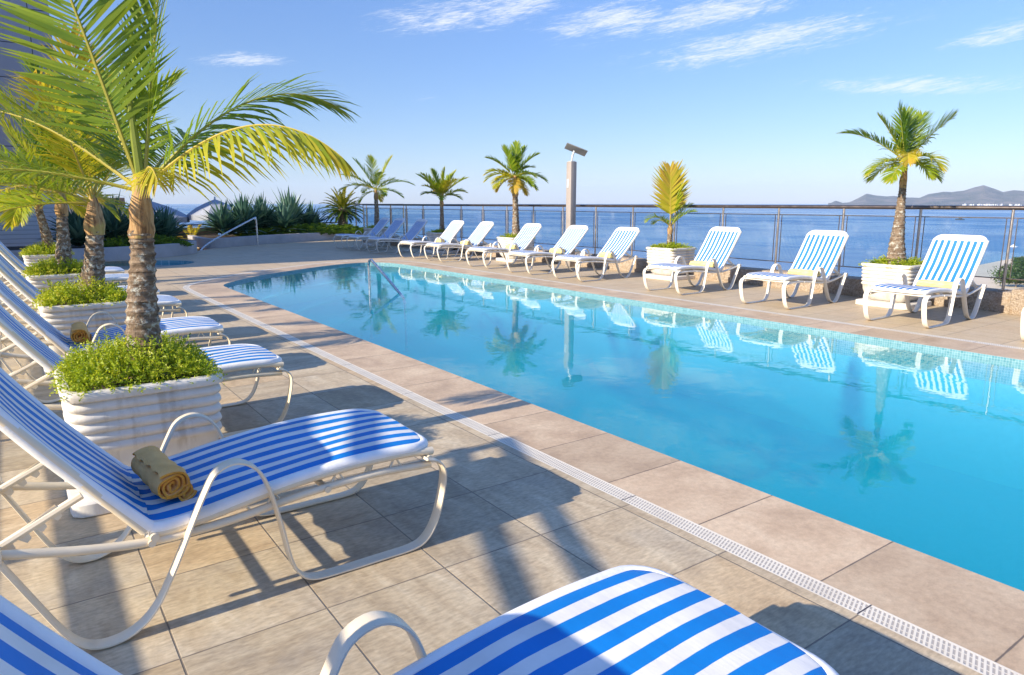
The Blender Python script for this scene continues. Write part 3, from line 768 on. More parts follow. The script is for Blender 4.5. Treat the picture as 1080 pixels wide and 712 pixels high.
def palm(loc, label, trunk, fronds, sheath=None, spear=None, group='coconut palms in planters', name='palm_tree'):
    """trunk: [(x,y,z,r)], fronds: dicts for frond()"""
    root = empty(name, loc, 0, label, 'palm tree', group)
    b = MB(); n = 20; pts = spline([t[:3] for t in trunk], 14); rs = spline([(t[3], 0) for t in trunk], 14); vs = []
    rng = random.Random(int(loc[1] * 100))
    for i, p in enumerate(pts):
        ring = .006 * (1 if i % 3 == 0 else -.35)
        for j in range(n):
            q = 2 * math.pi * j / n; r = rs[i][0] * (1 + .035 * math.sin(3 * q + i * .3) + rng.uniform(-.03, .03)) + ring * min(1, rs[i][0] / .06)
            vs.append((p[0] + r * math.cos(q), p[1] + r * math.sin(q), p[2]))
    k = len(pts)
    b.add(vs, [(i * n + j, i * n + (j + 1) % n, (i + 1) * n + (j + 1) % n, (i + 1) * n + j) for i in range(k - 1) for j in range(n)] + [tuple((k - 1) * n + j for j in range(n))])
    b.build('trunk', M['bark'], root)
    if sheath:
        b = MB(); pts = spline([t[:3] for t in sheath], 8); rs = spline([(t[3], 0) for t in sheath], 8)
        vs = []; k = len(pts)
        for i, p in enumerate(pts):
            for j in range(n):
                q = 2 * math.pi * j / n; r = rs[i][0] * (1 + .06 * math.sin(2 * q + i * .5) + .04 * math.sin(5 * q - i * .4))
                vs.append((p[0] + r * math.cos(q), p[1] + r * math.sin(q), p[2]))
        b.add(vs, [(i * n + j, i * n + (j + 1) % n, (i + 1) * n + (j + 1) % n, (i + 1) * n + j) for i in range(k - 1) for j in range(n)] + [tuple((k - 1) * n + j for j in range(n))])
        b.build('crown_shaft', M['sheath'], root)
    if spear:
        b = MB(); a, e, r = spear; a, e = V(a), V(e)
        b.tube([a.lerp(e, t) for t in (0, .25, .5, .75, .92, 1)], [r, r * 1.2, r, r * .7, r * .35, r * .1], 8); b.build('spear_leaf', M['spear'], root)
    for f in fronds:
        f = dict(f); b = MB(); frond(b, b, **f); b.build('frond', [M['palm'], M['rachis']], root, smooth=False)
    return root

VR = V((.814, -.581, 0)); VD = V((.581, .814, 0)); VU = V((0, 0, 1))
def vd(r, u, dp=0): return VR * r + VU * u + VD * dp
def generic(top, n, L, seed, emin=-5, emax=80, ll=.3, lw=.02, nl=30, tint=.5, droop=.9, az0=0, hang=.5):
    rng = random.Random(seed); out = []
    for i in range(n):
        el = R(lerp(emax, emin, ((i + .5) / n) ** .85) + rng.uniform(-6, 6)); az = az0 + i * 2.39996 + rng.uniform(-.25, .25)
        d = V((math.cos(az) * math.cos(el), math.sin(az) * math.cos(el), math.sin(el)))
        out.append(dict(base=V(top) + V((d.x, d.y, 0)) * .02 - VU * .05 * (i / n), d=d, L=L * rng.uniform(.85, 1.1) * (1 if el > 0 else .85), droop=droop * rng.uniform(.7, 1.3) * (.6 + .6 * math.cos(el)), roll=rng.uniform(-.25, .25), n=nl, ll=ll, lw=lw, seed=seed * 50 + i, tint=tint + rng.gauss(0, .1) + .12 * (i / n), hang=hang))
    return out

# --- closest palm (fronds described in metres to the right / up / away)
top = V((.05, -.01, .93))
def F(r, u, dp, L, droop, roll=0., n=52, ll=.40, lw=.017, tint=.52, hang=.35, seed=1, off=(0, 0, 0), **k):
    return dict(base=top + vd(*off), d=vd(r, u, dp), L=L, droop=droop, roll=roll, n=n, ll=ll, lw=lw, tint=tint, hang=hang, seed=seed, **k)
f1 = [F(-.20, 1, -.12, 1.95, .62, 1.25, 88, .52, .018, .50, .10, 11, vee=4),
      F(.12, 1, .10, 1.25, .1, 0.4, 56, .36, .017, .52, .08, 12, (0.02, .05, 0), vee=30, spread=34),
      F(.62, .80, .25, 1.18, 1.75, -.2, 58, .40, .016, .40, .50, 13, vee=-6),
      F(.74, .56, -.2, 1.24, 1.65, -.1, 50, .36, .0165, .72, .9, 14, vee=-42, spread=74),
      F(-.75, .55, .2, 1.25, .9, .3, 64, .40, .017, .50, .5, 15),
      F(-.85, .25, -.25, 1.10, .75, .1, 60, .36, .015, .52, .6, 16, vee=0),
      F(-.5, .75, .55, 1.2, .9, 0, 60, .40, .017, .46, .4, 17),
      F(.02, .7, .85, .9, 1.3, 0, 48, .36, .017, .46, .5, 18),
      F(.40, .45, -.55, .50, 1.6, .2, 30, .24, .013, .70, .9, 21, vee=-25),
      ]
palm((.515, 4.0, .575), 'closest and largest coconut palm, its trunk rising from the nearest planter', [(0, 0, 0, .115), (-.005, 0, .1, .088), (.0, 0, .35, .073), (.025, -.005, .58, .058), (.03, -.005, .74, .054)],
     f1, [(.03, -.005, .70, .057), (.035, -.005, .76, .059), (.04, -.01, .84, .052), (.045, -.01, .93, .040), (.05, -.01, 1.02, .024)], ((.055, -.01, .88), (.03, -.02, 1.52), .020))
# --- the rest of the left row
def leftpalm(loc, label, seed, h, r0, lean, n, L, clear=False, **k):
    tr = [(0, 0, 0, r0), (lean * .15, 0, h * .2, r0 * .88), (lean * .6, 0, h * .6, r0 * .66), (lean, 0, h, r0 * .52)]
    tp = (lean + .01, 0, h + .3)
    fr = [f for f in generic(tp, n, L, seed, **k) if not (clear and f['d'].dot(VR) > .35 and f['d'].z < .62)]
    return palm(loc, label, tr, fr, [(lean, 0, h - .03, r0 * .58), (lean, 0, h + .1, r0 * .66), (lean + .01, 0, h + .22, r0 * .4), (lean + .01, 0, h + .34, r0 * .2)])
leftpalm((.55, 7.4, .575), 'coconut palm leaning right in the second planter of the left row', 21, .62, .125, .09, 19, 1.35, ll=.40, lw=.019, nl=56, tint=.46, emin=2, droop=.85, clear=True)
leftpalm((.52, 10.5, .575), 'coconut palm in the third planter of the left row', 33, .74, .11, .05, 19, 1.2, ll=.38, lw=.021, nl=48, tint=.48, emin=-8, droop=1.1, clear=True)
leftpalm((.56, 14.55, .575), 'coconut palm in the last planter of the left row before the slatted wall', 47, .80, .105, -.10, 18, 1.25, ll=.36, lw=.024, nl=42, tint=.54, emin=-14, droop=1.2)
# --- rightmost palm
top = V((.05, .03, 1.44))
f4 = [F(-.80, .62, .1, .98, .85, 0, 62, .27, .0155, .38, .45, 61), F(-.16, 1, .1, .74, .10, .2, 60, .32, .0155, .28, .12, 62, vee=10), F(.08, 1, .3, .72, .2, 0, 56, .30, .0155, .34, .15, 69, vee=12), F(.66, .72, .1, .90, .34, -.7, 62, .32, .0155, .50, .2, 63, vee=8), F(.42, .9, .4, .82, .4, 0, 58, .30, .0155, .40, .3, 70), F(-.4, .95, .3, .72, .5, 0, 50, .28, .0155, .42, .3, 74),
      F(-.35, .50, -.75, .60, 2.0, 0, 50, .26, .016, .76, .7, 64), F(.35, .40, -.8, .60, 2.1, 0, 50, .26, .016, .70, .7, 65), F(.8, .1, .2, .60, 1.5, 0, 46, .25, .0155, .48, .7, 66), F(-.75, .15, -.1, .58, 1.6, 0, 46, .25, .0155, .62, .7, 67), F(.2, .0, -.9, .52, 1.5, 0, 42, .25, .0155, .6, .7, 68), F(-.4, .0, .8, .58, 1.4, 0, 42, .25, .0155, .5, .7, 71), F(.6, -.15, -.4, .50, 1.2, 0, 42, .24, .0155, .5, .7, 72), F(-.5, -.2, -.4, .48, 1.1, 0, 40, .24, .0155, .55, .7, 73)]
palm((10.22, 4.93, .575), 'rightmost palm with a swollen grey trunk and a long frond reaching left', [(0, 0, 0, .135), (0, 0, .1, .125), (.01, .01, .4, .090), (.03, .02, .75, .062), (.04, .025, 1.02, .048), (.04, .025, 1.12, .044)], f4, [(.04, .025, 1.08, .048), (.045, .03, 1.18, .046), (.05, .03, 1.34, .036), (.05, .03, 1.48, .02)])
# --- single upright yellow leaf
top = V((0, 0, .42))
f5 = [F(-.04, 1, 0, 1.08, .06, -.62, 62, .54, .034, .80, .05, 81, vee=6, spread=60, petiole=.22, fray=.35), F(.10, 1, .15, .95, .15, -.25, 50, .42, .03, .66, .15, 87, vee=14, spread=55, petiole=.25, fray=.4), F(.5, .8, .1, .62, 1.2, 0, 26, .22, .018, .5, .5, 82), F(.62, .75, -.2, .55, 1.2, .2, 26, .2, .018, .45, .5, 83), F(-.5, .5, -.2, .6, 1.9, 0, 26, .22, .018, .55, .7, 84), F(-.3, .4, .5, .5, 1.6, 0, 22, .2, .018, .5, .7, 85)]
palm((10.45, 9.36, .575), 'small palm with one big upright yellow fan shaped leaf', [(0, 0, 0, .06), (0, 0, .2, .05), (0, 0, .32, .045)], f5, [(0, 0, .28, .05), (0, 0, .38, .05), (0, 0, .5, .02)])
# --- three distant palms by the railing
def farpalm(loc, label, h, r0, fr, lean=0., sh=.3):
    palm(loc, label, [(0, 0, 0, r0), (0, 0, .12, r0 * .9), (lean * .5, 0, h * .5, r0 * .7), (lean, 0, h, r0 * .58)], fr, [(lean, 0, h - .04, r0 * .62), (lean, 0, h + .1, r0 * .66), (lean, 0, h + sh, r0 * .3)])
top = V((-.04, .05, 1.52))
f6 = [F(-.75, .75, 0, .80, .8, 0, 50, .30, .022, .42, .4, 91), F(.1, 1, .1, .80, .15, .3, 50, .30, .022, .5, .15, 92), F(.65, .8, 0, .80, .8, 0, 50, .30, .022, .42, .4, 93), F(.35, 1, .3, .80, .4, 0, 50, .30, .022, .45, .3, 94), F(-.3, .95, -.2, .74, .5, 0, 46, .31, .022, .5, .3, 95),
      F(-.9, .3, -.1, .74, 1.4, 0, 42, .30, .022, .62, .7, 96), F(.9, .25, .1, .85, 1.2, 0, 42, .30, .022, .4, .7, 97), F(.5, .1, -.7, .8, 1.3, 0, 40, .28, .022, .5, .7, 98), F(-.5, .0, -.6, .75, 1.2, 0, 40, .28, .022, .6, .7, 99), F(.2, .0, .8, .7, 1.2, 0, 38, .28, .022, .4, .7, 100), F(.7, -.2, -.2, .65, .74, 0, 38, .27, .022, .4, .7, 101)]
f6 += generic(top, 9, .72, 404, emin=-25, emax=50, ll=.26, lw=.024, nl=34, tint=.6, droop=1.2)
farpalm((10.42, 14.42, .575), 'tallest distant palm with a full crown in front of the glass railing', 1.06, .115, f6, -.03, .48)
top = V((0, 0, 1.06))
f7 = [F(-.8, .9, 0, .92, .55, 0, 44, .28, .024, .36, .4, 111), F(-.35, 1, .2, .82, .3, 0, 44, .28, .024, .46, .3, 112), F(.15, 1, -.1, .78, .15, .4, 44, .28, .024, .55, .15, 113), F(.5, 1, .2, .82, .4, 0, 44, .28, .024, .55, .3, 114), F(.8, .75, 0, .9, .6, 0, 44, .28, .024, .55, .4, 115), F(-.5, .8, -.4, .9, .7, 0, 32, .3, .03, .55, .5, 116), F(.5, .7, -.5, .85, .8, 0, 40, .28, .022, .62, .5, 117), F(-.8, .35, .2, .6, .9, 0, 26, .26, .03, .4, .7, 118), F(.8, .2, .3, .6, 1., 0, 26, .26, .03, .4, .7, 119)]
f7 += generic(top, 8, .70, 405, emin=10, emax=75, ll=.25, lw=.026, nl=32, tint=.6, droop=.8)
farpalm((10.38, 18.08, .575), 'short dense palm with a thin dark trunk by the far railing', .80, .085, f7)
top = V((0, 0, 1.32))
f8 = [F(-.6, 1, 0, 1.22, .5, 0, 34, .38, .028, .36, .35, 121), F(.45, 1, .1, 1.22, .45, 0, 34, .38, .028, .5, .35, 122), F(-.2, 1, .3, 1.2, .25, 0, 32, .36, .028, .5, .2, 123), F(-.85, .6, -.1, 1.25, .7, 0, 32, .36, .028, .3, .6, 124), F(-.9, .35, .1, 1.35, 1.2, 0, 32, .34, .028, .55, .7, 125), F(.85, .45, 0, 1.35, 1.1, 0, 32, .34, .028, .3, .7, 126), F(.9, .05, -.2, 1.0, .9, 0, 30, .32, .028, .3, .7, 127), F(.3, .7, -.6, 1., .9, 0, 30, .32, .028, .45, .5, 128), F(-.5, .2, .6, .9, 1., 0, 28, .3, .028, .4, .6, 129)]
f8 += generic(top, 5, .85, 406, emin=-10, emax=50, ll=.28, lw=.028, nl=30, tint=.5, droop=1.1)
farpalm((10.42, 22.65, .575), 'loose open palm with a dark trunk at the far left end of the railing', 1.02, .11, f8)
top = V((0, 0, .34))
palm((5.55, 28.3, -.33), 'small young yellow palm in the planter on the lower terrace', [(0, 0, 0, .05), (0, 0, .3, .04)], [F(-.6, .9, 0, .75, .5, 0, 22, .26, .035, .8, .3, 151), F(.5, 1, 0, .7, .5, 0, 22, .26, .035, .75, .3, 152), F(-.85, .5, -.3, .6, .8, 0, 20, .24, .035, .8, .5, 153), F(.8, .5, .2, .6, .8, 0, 20, .24, .035, .7, .5, 154), F(0, 1, -.2, .6, .3, 0, 20, .24, .035, .8, .3, 155)])

# cycad at the end of the right planter
root = empty('cycad', (11.25, 27.75, .24), 0, 'cycad with a thick dark trunk and sunlit yellow green crown left of the palms', 'cycad')
b = MB(); b.lathe([(.24, -.05), (.22, .2), (.19, .6), (.21, .85), (.13, 1.0)], 16); b.build('trunk', M['bark'], root)
rng = random.Random(5); b = MB()
for i in range(60):
    el = R(lerp(78, -35, (i / 60) ** .8)); az = i * 2.39996
    d = V((math.cos(az) * math.cos(el), math.sin(az) * math.cos(el), math.sin(el)))
    frond(b, b, V((0, 0, .93)) + d * .12, d, rng.uniform(.70, .9), .75, 0, 26, .15, .028, 300 + i, .72 - .62 * (i / 60), .2, .1, 25, .012)  # sunlight on the crown is tinted in: yellow upper fronds, darker lower ones
b.build('crown', [M['cycad'], M['cycad']], root, smooth=False)

# ------------------------------------------------------------------ raised planters and sword-leaf plants
def wall_poly(name, pts, h, th, z0, mat, label, cat, cap=.0):
    b = MB(); path = [V(p) for p in pts]; A = offset(path, th / 2); B = offset(path, -th / 2); n = len(path)
    vs = [(p[0], p[1], z) for z in (z0, h) for L in (A, B) for p in L]
    a, bb, c_, d = 0, n, 2 * n, 3 * n
    fs = []
    for i in range(n - 1): fs += [(a + i, a + i + 1, c_ + i + 1, c_ + i), (bb + i, d + i, d + i + 1, bb + i + 1), (c_ + i, c_ + i + 1, d + i + 1, d + i)]
    fs += [(a, c_, d, bb), (a + n - 1, bb + n - 1, d + n - 1, c_ + n - 1)]
    b.add(vs, fs); o = b.build(name, mat, smooth=False, recalc=True, bevel=.012); return tag(o, label, cat)
arcL = spline([(-1.2, 20.9), (.3, 20.35), (1.7, 20.4), (3.0, 20.85), (4.0, 21.7), (4.45, 22.7), (4.35, 24.0)], 6)
wall_poly('planter_wall', arcL, .34, .22, -.02, M['planterwall'], 'curved grey planter wall behind the wading pool', 'wall')
arcR = spline([(5.35, 27.5), (5.22, 25.4), (5.38, 24.45), (6.0, 24.75), (7.15, 25.6), (8.6, 26.3), (10.2, 26.95), (12.6, 27.6)], 6)
wall_poly('planter_wall', arcR, .31, .22, -.02, M['planterwall'], 'long grey planter wall right of the steps, below the big sword leaf bushes', 'wall')
def soil_bed(name, pts, z):
    b = MB(); b.add([(p[0], p[1], z) for p in pts], [tuple(range(len(pts)))]); o = b.build(name, M['soil'], smooth=False, recalc=True); o['kind'] = 'structure'
soil_bed('planting_soil', [(p[0], p[1]) for p in arcL] + [(-1.2, 24.0)], .26)
soil_bed('planting_soil', [(p[0], p[1]) for p in arcR] + [(12.6, 28.7), (5.5, 28.7)], .24)
def agave(loc, R_, n, seed, label, w=.085, tb=.45, h=1.):
    rng = random.Random(seed); b = MB()
    for i in range(n):
        t = i / n; el = R(lerp(86, 4, t ** .9) + rng.uniform(-7, 7)); az = i * 2.39996 + rng.uniform(-.3, .3)
        d = V((math.cos(az) * math.cos(el), math.sin(az) * math.cos(el), math.sin(el) * h)); z0 = V((0, 0, rng.uniform(.05, .55) * R_ * .6))
        L = R_ * rng.uniform(.75, 1.1); s = d.cross(VU)
        s = s.normalized() if s.length > .05 else V((1, 0, 0)); up = s.cross(d).normalized()
        vs = []; ts = []; p = z0 + d * .04; dd = d.copy(); tv = tb + rng.gauss(0, .16)
        prof = (.55, .9, 1., .75, .35, .0)
        for k, q in enumerate(prof):
            hw = w * .5 * q
            vs += [p + s * hw + up * hw * .45, p, p - s * hw + up * hw * .45]; ts += [min(1, max(0, tv + .12 * k / 5))] * 3
            p = p + dd * L / 5; dd = (dd - VU * .07 * math.cos(el)).normalized()
        b.add(vs, [q for k in range(5) for q in ((3 * k, 3 * k + 1, 3 * k + 4, 3 * k + 3), (3 * k + 1, 3 * k + 2, 3 * k + 5, 3 * k + 4))], 0, ts)
    o = b.build('sword_leaf_plant', M['agave'], smooth=False, loc=loc)
    return tag(o, label, 'plant', 'dark sword leaf plants in the raised planters')
for x, y, r_, n, sd, lb, tb in ((6.25, 26.4, 1.05, 130, 1, 'sword leaf bush at the left end of the right planter, beside the steel handrail', .45), (7.15, 27.2, 1.22, 170, 2, 'tall dark sword leaf bush second from the left in the right planter', .5), (7.95, 27.7, 1.22, 170, 3, 'broad dark sword leaf bush at the middle of the right planter', .42), (8.6, 27.1, .95, 130, 4, 'low spreading sword leaf bush in front of the tall ones in the right planter', .5), (9.15, 28.1, 1.40, 180, 5, 'tallest grey green sword leaf bush in the right planter', .75), (10.0, 28.0, .95, 130, 6, 'sword leaf bush just left of the cycad', .45)):
    agave((x, y, .24), r_, n, sd, lb, tb=tb, w=.16)
for x, y, r_, n, sd, lb, tb in ((1.5, 22.0, .95, 130, 7, 'dark sword leaf bush in the curved planter, behind the second palm trunk', .3), (2.35, 22.4, 1.15, 150, 8, 'tall dark sword leaf bush in the curved planter, left of the closest trunk', .32), (3.1, 22.6, 1.1, 140, 9, 'dark sword leaf bush in the curved planter, directly behind the closest trunk', .3), (3.75, 22.9, .9, 120, 10, 'dark sword leaf bush at the right end of the curved planter', .34)):
    agave((x, y, .26), r_, n, sd, lb, tb=tb + .12, w=.15)
def hedge(loc, hw, hh, n, seed, label):
    o = make_bush(n, 1., hh, seed, .09, .035, 'low_hedge', .12); o.location = loc; o.scale = (hw[0], hw[1], 1); return tag(o, label, 'shrub', 'low dark hedges in the raised planters')
hedge((9.6, 27.1, .24), (2.6, .42), .30, 520, 31, 'low dark hedge along the front of the right planter')
hedge((2.9, 21.7, .26), (1.25, .35), .24, 320, 32, 'low dark hedge along the front of the curved planter')

# ------------------------------------------------------------------ curb and glass railing
b = MB(); b.box((10.93, 8.65, .135), (.36, 32.3, .29)); o = b.build('stone_curb', M['granite'], smooth=False, bevel=.015); tag(o, 'long low rough stone curb carrying the glass railing', 'curb')
b = MB(); b.box((10.9, 2.95, .165), (.46, 1.35, .34)); o = b.build('stone_block', M['granite'], smooth=False, bevel=.02); tag(o, 'pale rough stone block at the right end of the curb', 'stone')
def railing(name, path, label, zt=1.385, z0=.28, pitch=1.17, start=0., top=M['bronze']):
    root = empty(name, (0, 0, 0), 0, label, 'railing')
    a, e = V((*path[0], 0)), V((*path[1], 0)); d = (e - a).normalized(); L = (e - a).length; s = V((-d.y, d.x, 0))
    b = MB(); b.tube([a + VU * zt, a + d * L * .5 + VU * zt, e + VU * zt], .030, 12); b.build('top_rail', top, root)
    n = int(L / pitch) + 1
    for i in range(n):
        p = a + d * (i * pitch)
        b = MB(); b.tube([p + VU * (z0 - .02), p + VU * (zt - .02)], .019, 10)
        b.box(p + VU * (z0 + .01), (.09, .09, .02))
        b.build('post', M['postmetal'], root, recalc=True)
        if i < n - 1:
            m = p + d * pitch * .5; w = pitch - .14; rot = Matrix(((d.x, s.x, 0), (d.y, s.y, 0), (0, 0, 1)))
            zl, zh = z0 + .17, zt - .14
            b = MB(); b.box(m + VU * (zl + zh) * .5, (w, .010, zh - zl), 0, rot); gp = b.build('glass_panel', M['glass'], root, smooth=False)
            b = MB(); b.box(m + VU * (zh + .006), (w + .1, .02, .014), 0, rot); b.box(m + VU * (zl - .006), (w + .1, .02, .014), 0, rot)
            for q in (-1, 1): b.box(m + d * q * (w * .5 + .006) + VU * (zl + zh) * .5, (.008, .014, zh - zl - .004), 0, rot)
            b.build('panel_trim', M['bronze'], gp, smooth=False)
    return root
railing('glass_railing', ((10.9, 1.46), (10.9, 24.87)), 'long glass railing with dark metal rail between the pool deck and the sea')
railing('glass_railing', ((12.7, 25.1), (12.7, 31.0)), 'short glass railing behind the cycad and the left end palm', z0=-.02)
railing('glass_railing', ((-2., 31.6), (12.7, 31.6)), 'glass railing along the back of the lower terrace', zt=.55, z0=-.55)

# solar lamp pillar
root = empty('solar_lamp_pillar', (10.52, 12.42, 0), 0, 'tall square taupe pillar with a tilted solar lamp on top', 'lamp')
b = MB(); b.box((0, 0, 1.18), (.165, .165, 2.36)); b.build('pillar', M['pillar'], root, smooth=False, bevel=.008)
b = MB(); b.box((-.086, .02, 1.88), (.012, .07, .20)); b.build('name_plate', M['alu'], root, smooth=False, bevel=.002)
b = MB(); b.tube([(.0, 0, 2.35), (.01, -.01, 2.48), (.03, -.05, 2.60)], .022, 8); b.box((0, 0, 2.368), (.12, .12, .02)); b.build('stalk', M['alu'], root, recalc=True)
b = MB(); rot = Matrix.Rotation(math.atan2(-.581, .814), 3, 'Z') @ Matrix.Rotation(R(21), 3, 'Y') @ Matrix.Rotation(R(-16), 3, 'X')
b.box((.065, -.066, 2.625), (.50, .36, .018), 0, rot); sp_ = b.build('lamp_head', M['headgrey'], root, smooth=False, bevel=.008)
b = MB(); b.box(V((.065, -.066, 2.625)) + rot @ V((0, 0, .012)), (.46, .32, .006), 0, rot); b.build('solar_panel', M['panel'], sp_, smooth=False)

# pool and ramp handrails
def rail_tube(name, pts, r, label, base):
    root = empty(name, base, 0, label, 'handrail'); b = MB(); B0 = V(base)
    b.tube([p - B0 for p in spline(pts, 8)], r, 12); b.build('tube', M['steel'], root)
    b = MB()
    for p in (pts[0], pts[-1]): b.lathe([(.02, p[2]), (.055, p[2]), (.055, p[2] + .012), (.02, p[2] + .02)], 16, p[0] - B0.x, p[1] - B0.y)
    for i in range(len(b.v)): b.v[i] = (b.v[i][0], b.v[i][1], b.v[i][2] - B0.z)
    b.build('base_flange', M['steel'], root)
rail_tube('pool_handrail', [(5.22, 11.75, -1.0), (5.22, 11.75, -.1), (5.22, 11.75, .36), (5.22, 11.66, .44), (5.22, 11.5, .39), (5.23, 10.55, -.05), (5.23, 10.42, -.14), (5.23, 10.38, -.3), (5.23, 10.38, -1.0)], .024, 'bent steel handrail standing in the pool', (5.22, 11.5, -1.2))
rail_tube('ramp_handrail', [(6.98, 24.95, .0), (6.98, 24.95, .80), (6.93, 24.92, .90), (6.8, 24.86, .89), (5.0, 23.75, .10), (4.8, 23.6, -.4)], .028, 'steel handrail beside the steps down to the lower terrace', (7.0, 25.0, -.0))

# ------------------------------------------------------------------ lower terrace
b = MB(); b.box((-1., 29.5, -1.2), (28, 13.6, .6)); o = b.build('lower_terrace', M['tile'], smooth=False); o['kind'] = 'structure'
for j in range(4):
    pass
b = MB()
for j in range(5): b.box((4.95 + .0, 24.1 + .3 * j, -.1 - .17 * j - .2), (1.1, .32, .4))
o = b.build('terrace_steps', M['tile'], smooth=False); o['kind'] = 'structure'
b = MB(); b.box((3.2, 30.9, -.25), (7.6, .22, 1.3)); b.box((3.2, 30.9, .42), (7.7, .3, .05)); o = b.build('parapet_wall', M['brownwall'], smooth=False, recalc=True); tag(o, 'brown rendered parapet wall at the back of the lower terrace', 'wall')
def umbrella(loc, w, zt, label, rz=0.):
    root = empty('parasol', loc, rz, label, 'parasol', 'parasols coloured as shaded on the lower terrace')
    b = MB(); n = 8
    ring = [(w * math.cos(2 * math.pi * i / n), w * math.sin(2 * math.pi * i / n)) for i in range(n)]
    vs = [(0, 0, zt)]; 
    for rr, zz in ((.35, zt - .16), (.7, zt - .36), (1., zt - .60), (1.0, zt - .80)):
        for i in range(n):
            x, y = ring[i]; x2, y2 = ring[(i + 1) % n]
            vs.append((x * rr, y * rr, zz)); vs.append(((x + x2) / 2 * rr * 1.0, (y + y2) / 2 * rr, zz - .02))
    m = 2 * n; fs = [(0, 1 + i, 1 + (i + 1) % m) for i in range(m)]
    for r_ in range(3): fs += [(1 + r_ * m + i, 1 + (r_ + 1) * m + i, 1 + (r_ + 1) * m + (i + 1) % m, 1 + r_ * m + (i + 1) % m) for i in range(m)]
    b.add(vs, fs); b.build('canopy', M['canvas'], root, smooth=False)
    b = MB(); b.tube([(0, 0, 0), (0, 0, zt + .03)], .026, 10); b.lathe([(.01, zt), (.04, zt + .02), (.03, zt + .07), (.005, zt + .1)], 10); b.build('pole', M['alu'], root)
    b = MB(); b.lathe([(.05, 0), (.32, 0), (.32, .05), (.06, .09)], 20); b.build('base', M['planterwall'], root)
    b = MB()
    for i in range(n): b.tube([(0, 0, zt - .5), (ring[i][0] * .5, ring[i][1] * .5, zt - .27)], .009, 5); b.tube([(0, 0, zt - .04), (ring[i][0] * .98, ring[i][1] * .98, zt - .61)], .008, 5)
    b.build('ribs', M['alu'], root)
umbrella((6.75, 29.6, -.9), 1.1, 2.5, 'parasol coloured grey blue for shade, left of the big sword leaf bushes', .3)
umbrella((4.55, 30.1, -.9), 1.35, 2.42, 'parasol coloured grey blue for shade, seen behind the closest palm trunk', .1)
root = empty('patio_table', (5.45, 26.9, -.9), 0, 'small round dark table on the lower terrace', 'table')
b = MB(); b.lathe([(.01, .70), (.36, .70), (.37, .72), (.36, .74), (.01, .74)], 24); b.build('table_top', M['wicker'], root)
b = MB(); b.tube([(0, 0, .02), (0, 0, .70)], .03, 10); b.lathe([(.02, 0), (.22, 0), (.2, .03), (.03, .06)], 16); b.build('pedestal', M['wicker'], root)
def patio_chair(loc, rz, label):
    root = empty('patio_chair', loc, rz, label, 'chair', 'dark wicker chairs on the lower terrace')
    b = MB(); b.box((0, 0, .43), (.48, .48, .07)); b.build('seat', M['wicker'], root, bevel=.015)
    b = MB(); b.box((-.23, 0, .70), (.05, .48, .52), 0, Matrix.Rotation(R(-8), 3, 'Y')); b.build('backrest', M['wicker'], root, bevel=.015)
    for x in (-.2, .2):
        for y in (-.2, .2): b = MB(); b.box((x, y, .20), (.045, .045, .40)); b.build('leg', M['wicker'], root, smooth=False)
patio_chair((4.95, 26.6, -.9), R(20), 'dark wicker chair left of the small terrace table')
patio_chair((5.95, 27.1, -.9), R(190), 'dark wicker chair right of the small terrace table')

# ------------------------------------------------------------------ hotel block at the left end
root = empty('hotel_building', (-6, 20, 0), 0, 'blue grey hotel block with slatted ground floor at the far left', 'building')
def bpart(name, c_, d, mat, **k):
    b = MB(); b.box(V(c_) - V((-6, 20, 0)), d); return b.build(name, mat, root, smooth=False, **k)
bpart('wing', (-7.4, 21.6, 3.8), (11.0, 8.4, 7.7), M['facade'])
bpart('wing_parapet', (-7.4, 21.6, 7.72), (11.16, 8.56, .22), M['white'])
bpart('tower', (-5.9, 33.2, 6.6), (15.6, 8.0, 13.4), M['facade'])
bpart('slat_wall', (-.45, 26.05, 1.25), (3.66, .24, 2.5), M['clad'])
bpart('corner_post', (1.50, 26.06, 1.25), (.22, .26, 2.5), M['white'])
bpart('tower_parapet', (-5.9, 33.2, 13.35), (15.8, 8.2, .25), M['white'])
for i in range(4):
    w = bpart('window', (-1.87, 18.6 + 1.9 * i, 1.6), (.06, 1.3, 1.5), M['glass']); bpart('awning', (-1.6, 18.6 + 1.9 * i, 2.55), (.5, 1.5, .06), M['white'])
b = MB(); b.box((2.4, 29.0, .35), (1.6, .2, 2.5)); b.box((2.5, 29.0, 1.5), (2.0, .6, .26), 1); b.box((3.3, 29.0, .35), (.24, .3, 2.5))
o = b.build('garden_wall', [M['white'], M['brownwall']], smooth=False); tag(o, 'pale low wall with a brown canopy beam right of the slatted wall', 'wall')
# unseen frame added beside the loungers to throw slanting shadow bands over the near tiles
root = empty('shadow_frame', (-2.6, 2.65, 0), 0, 'cream open frame added for its shadow bands, left of the lounger row, outside the picture', 'shadow frame')
rz = Matrix.Rotation(math.atan2(-.427, 1.), 3, 'Z')
for off in (0., -.34):
    b = MB(); b.box(rz @ V((0, -1.2, 0)) + V((off, 0, 2.3)), (.07, 4.1, .05), 0, rz)
    b.build('beam', M['frame'], root, smooth=False, bevel=.006)
for yy in (-3.1, .78):
    for off in (0., -.34):
        p = rz @ V((0, yy, 0)) + V((off, 0, 0)); b = MB(); b.box((p.x, p.y, 1.127), (.08, .08, 2.25)); b.build('post', M['frame'], root, smooth=False)
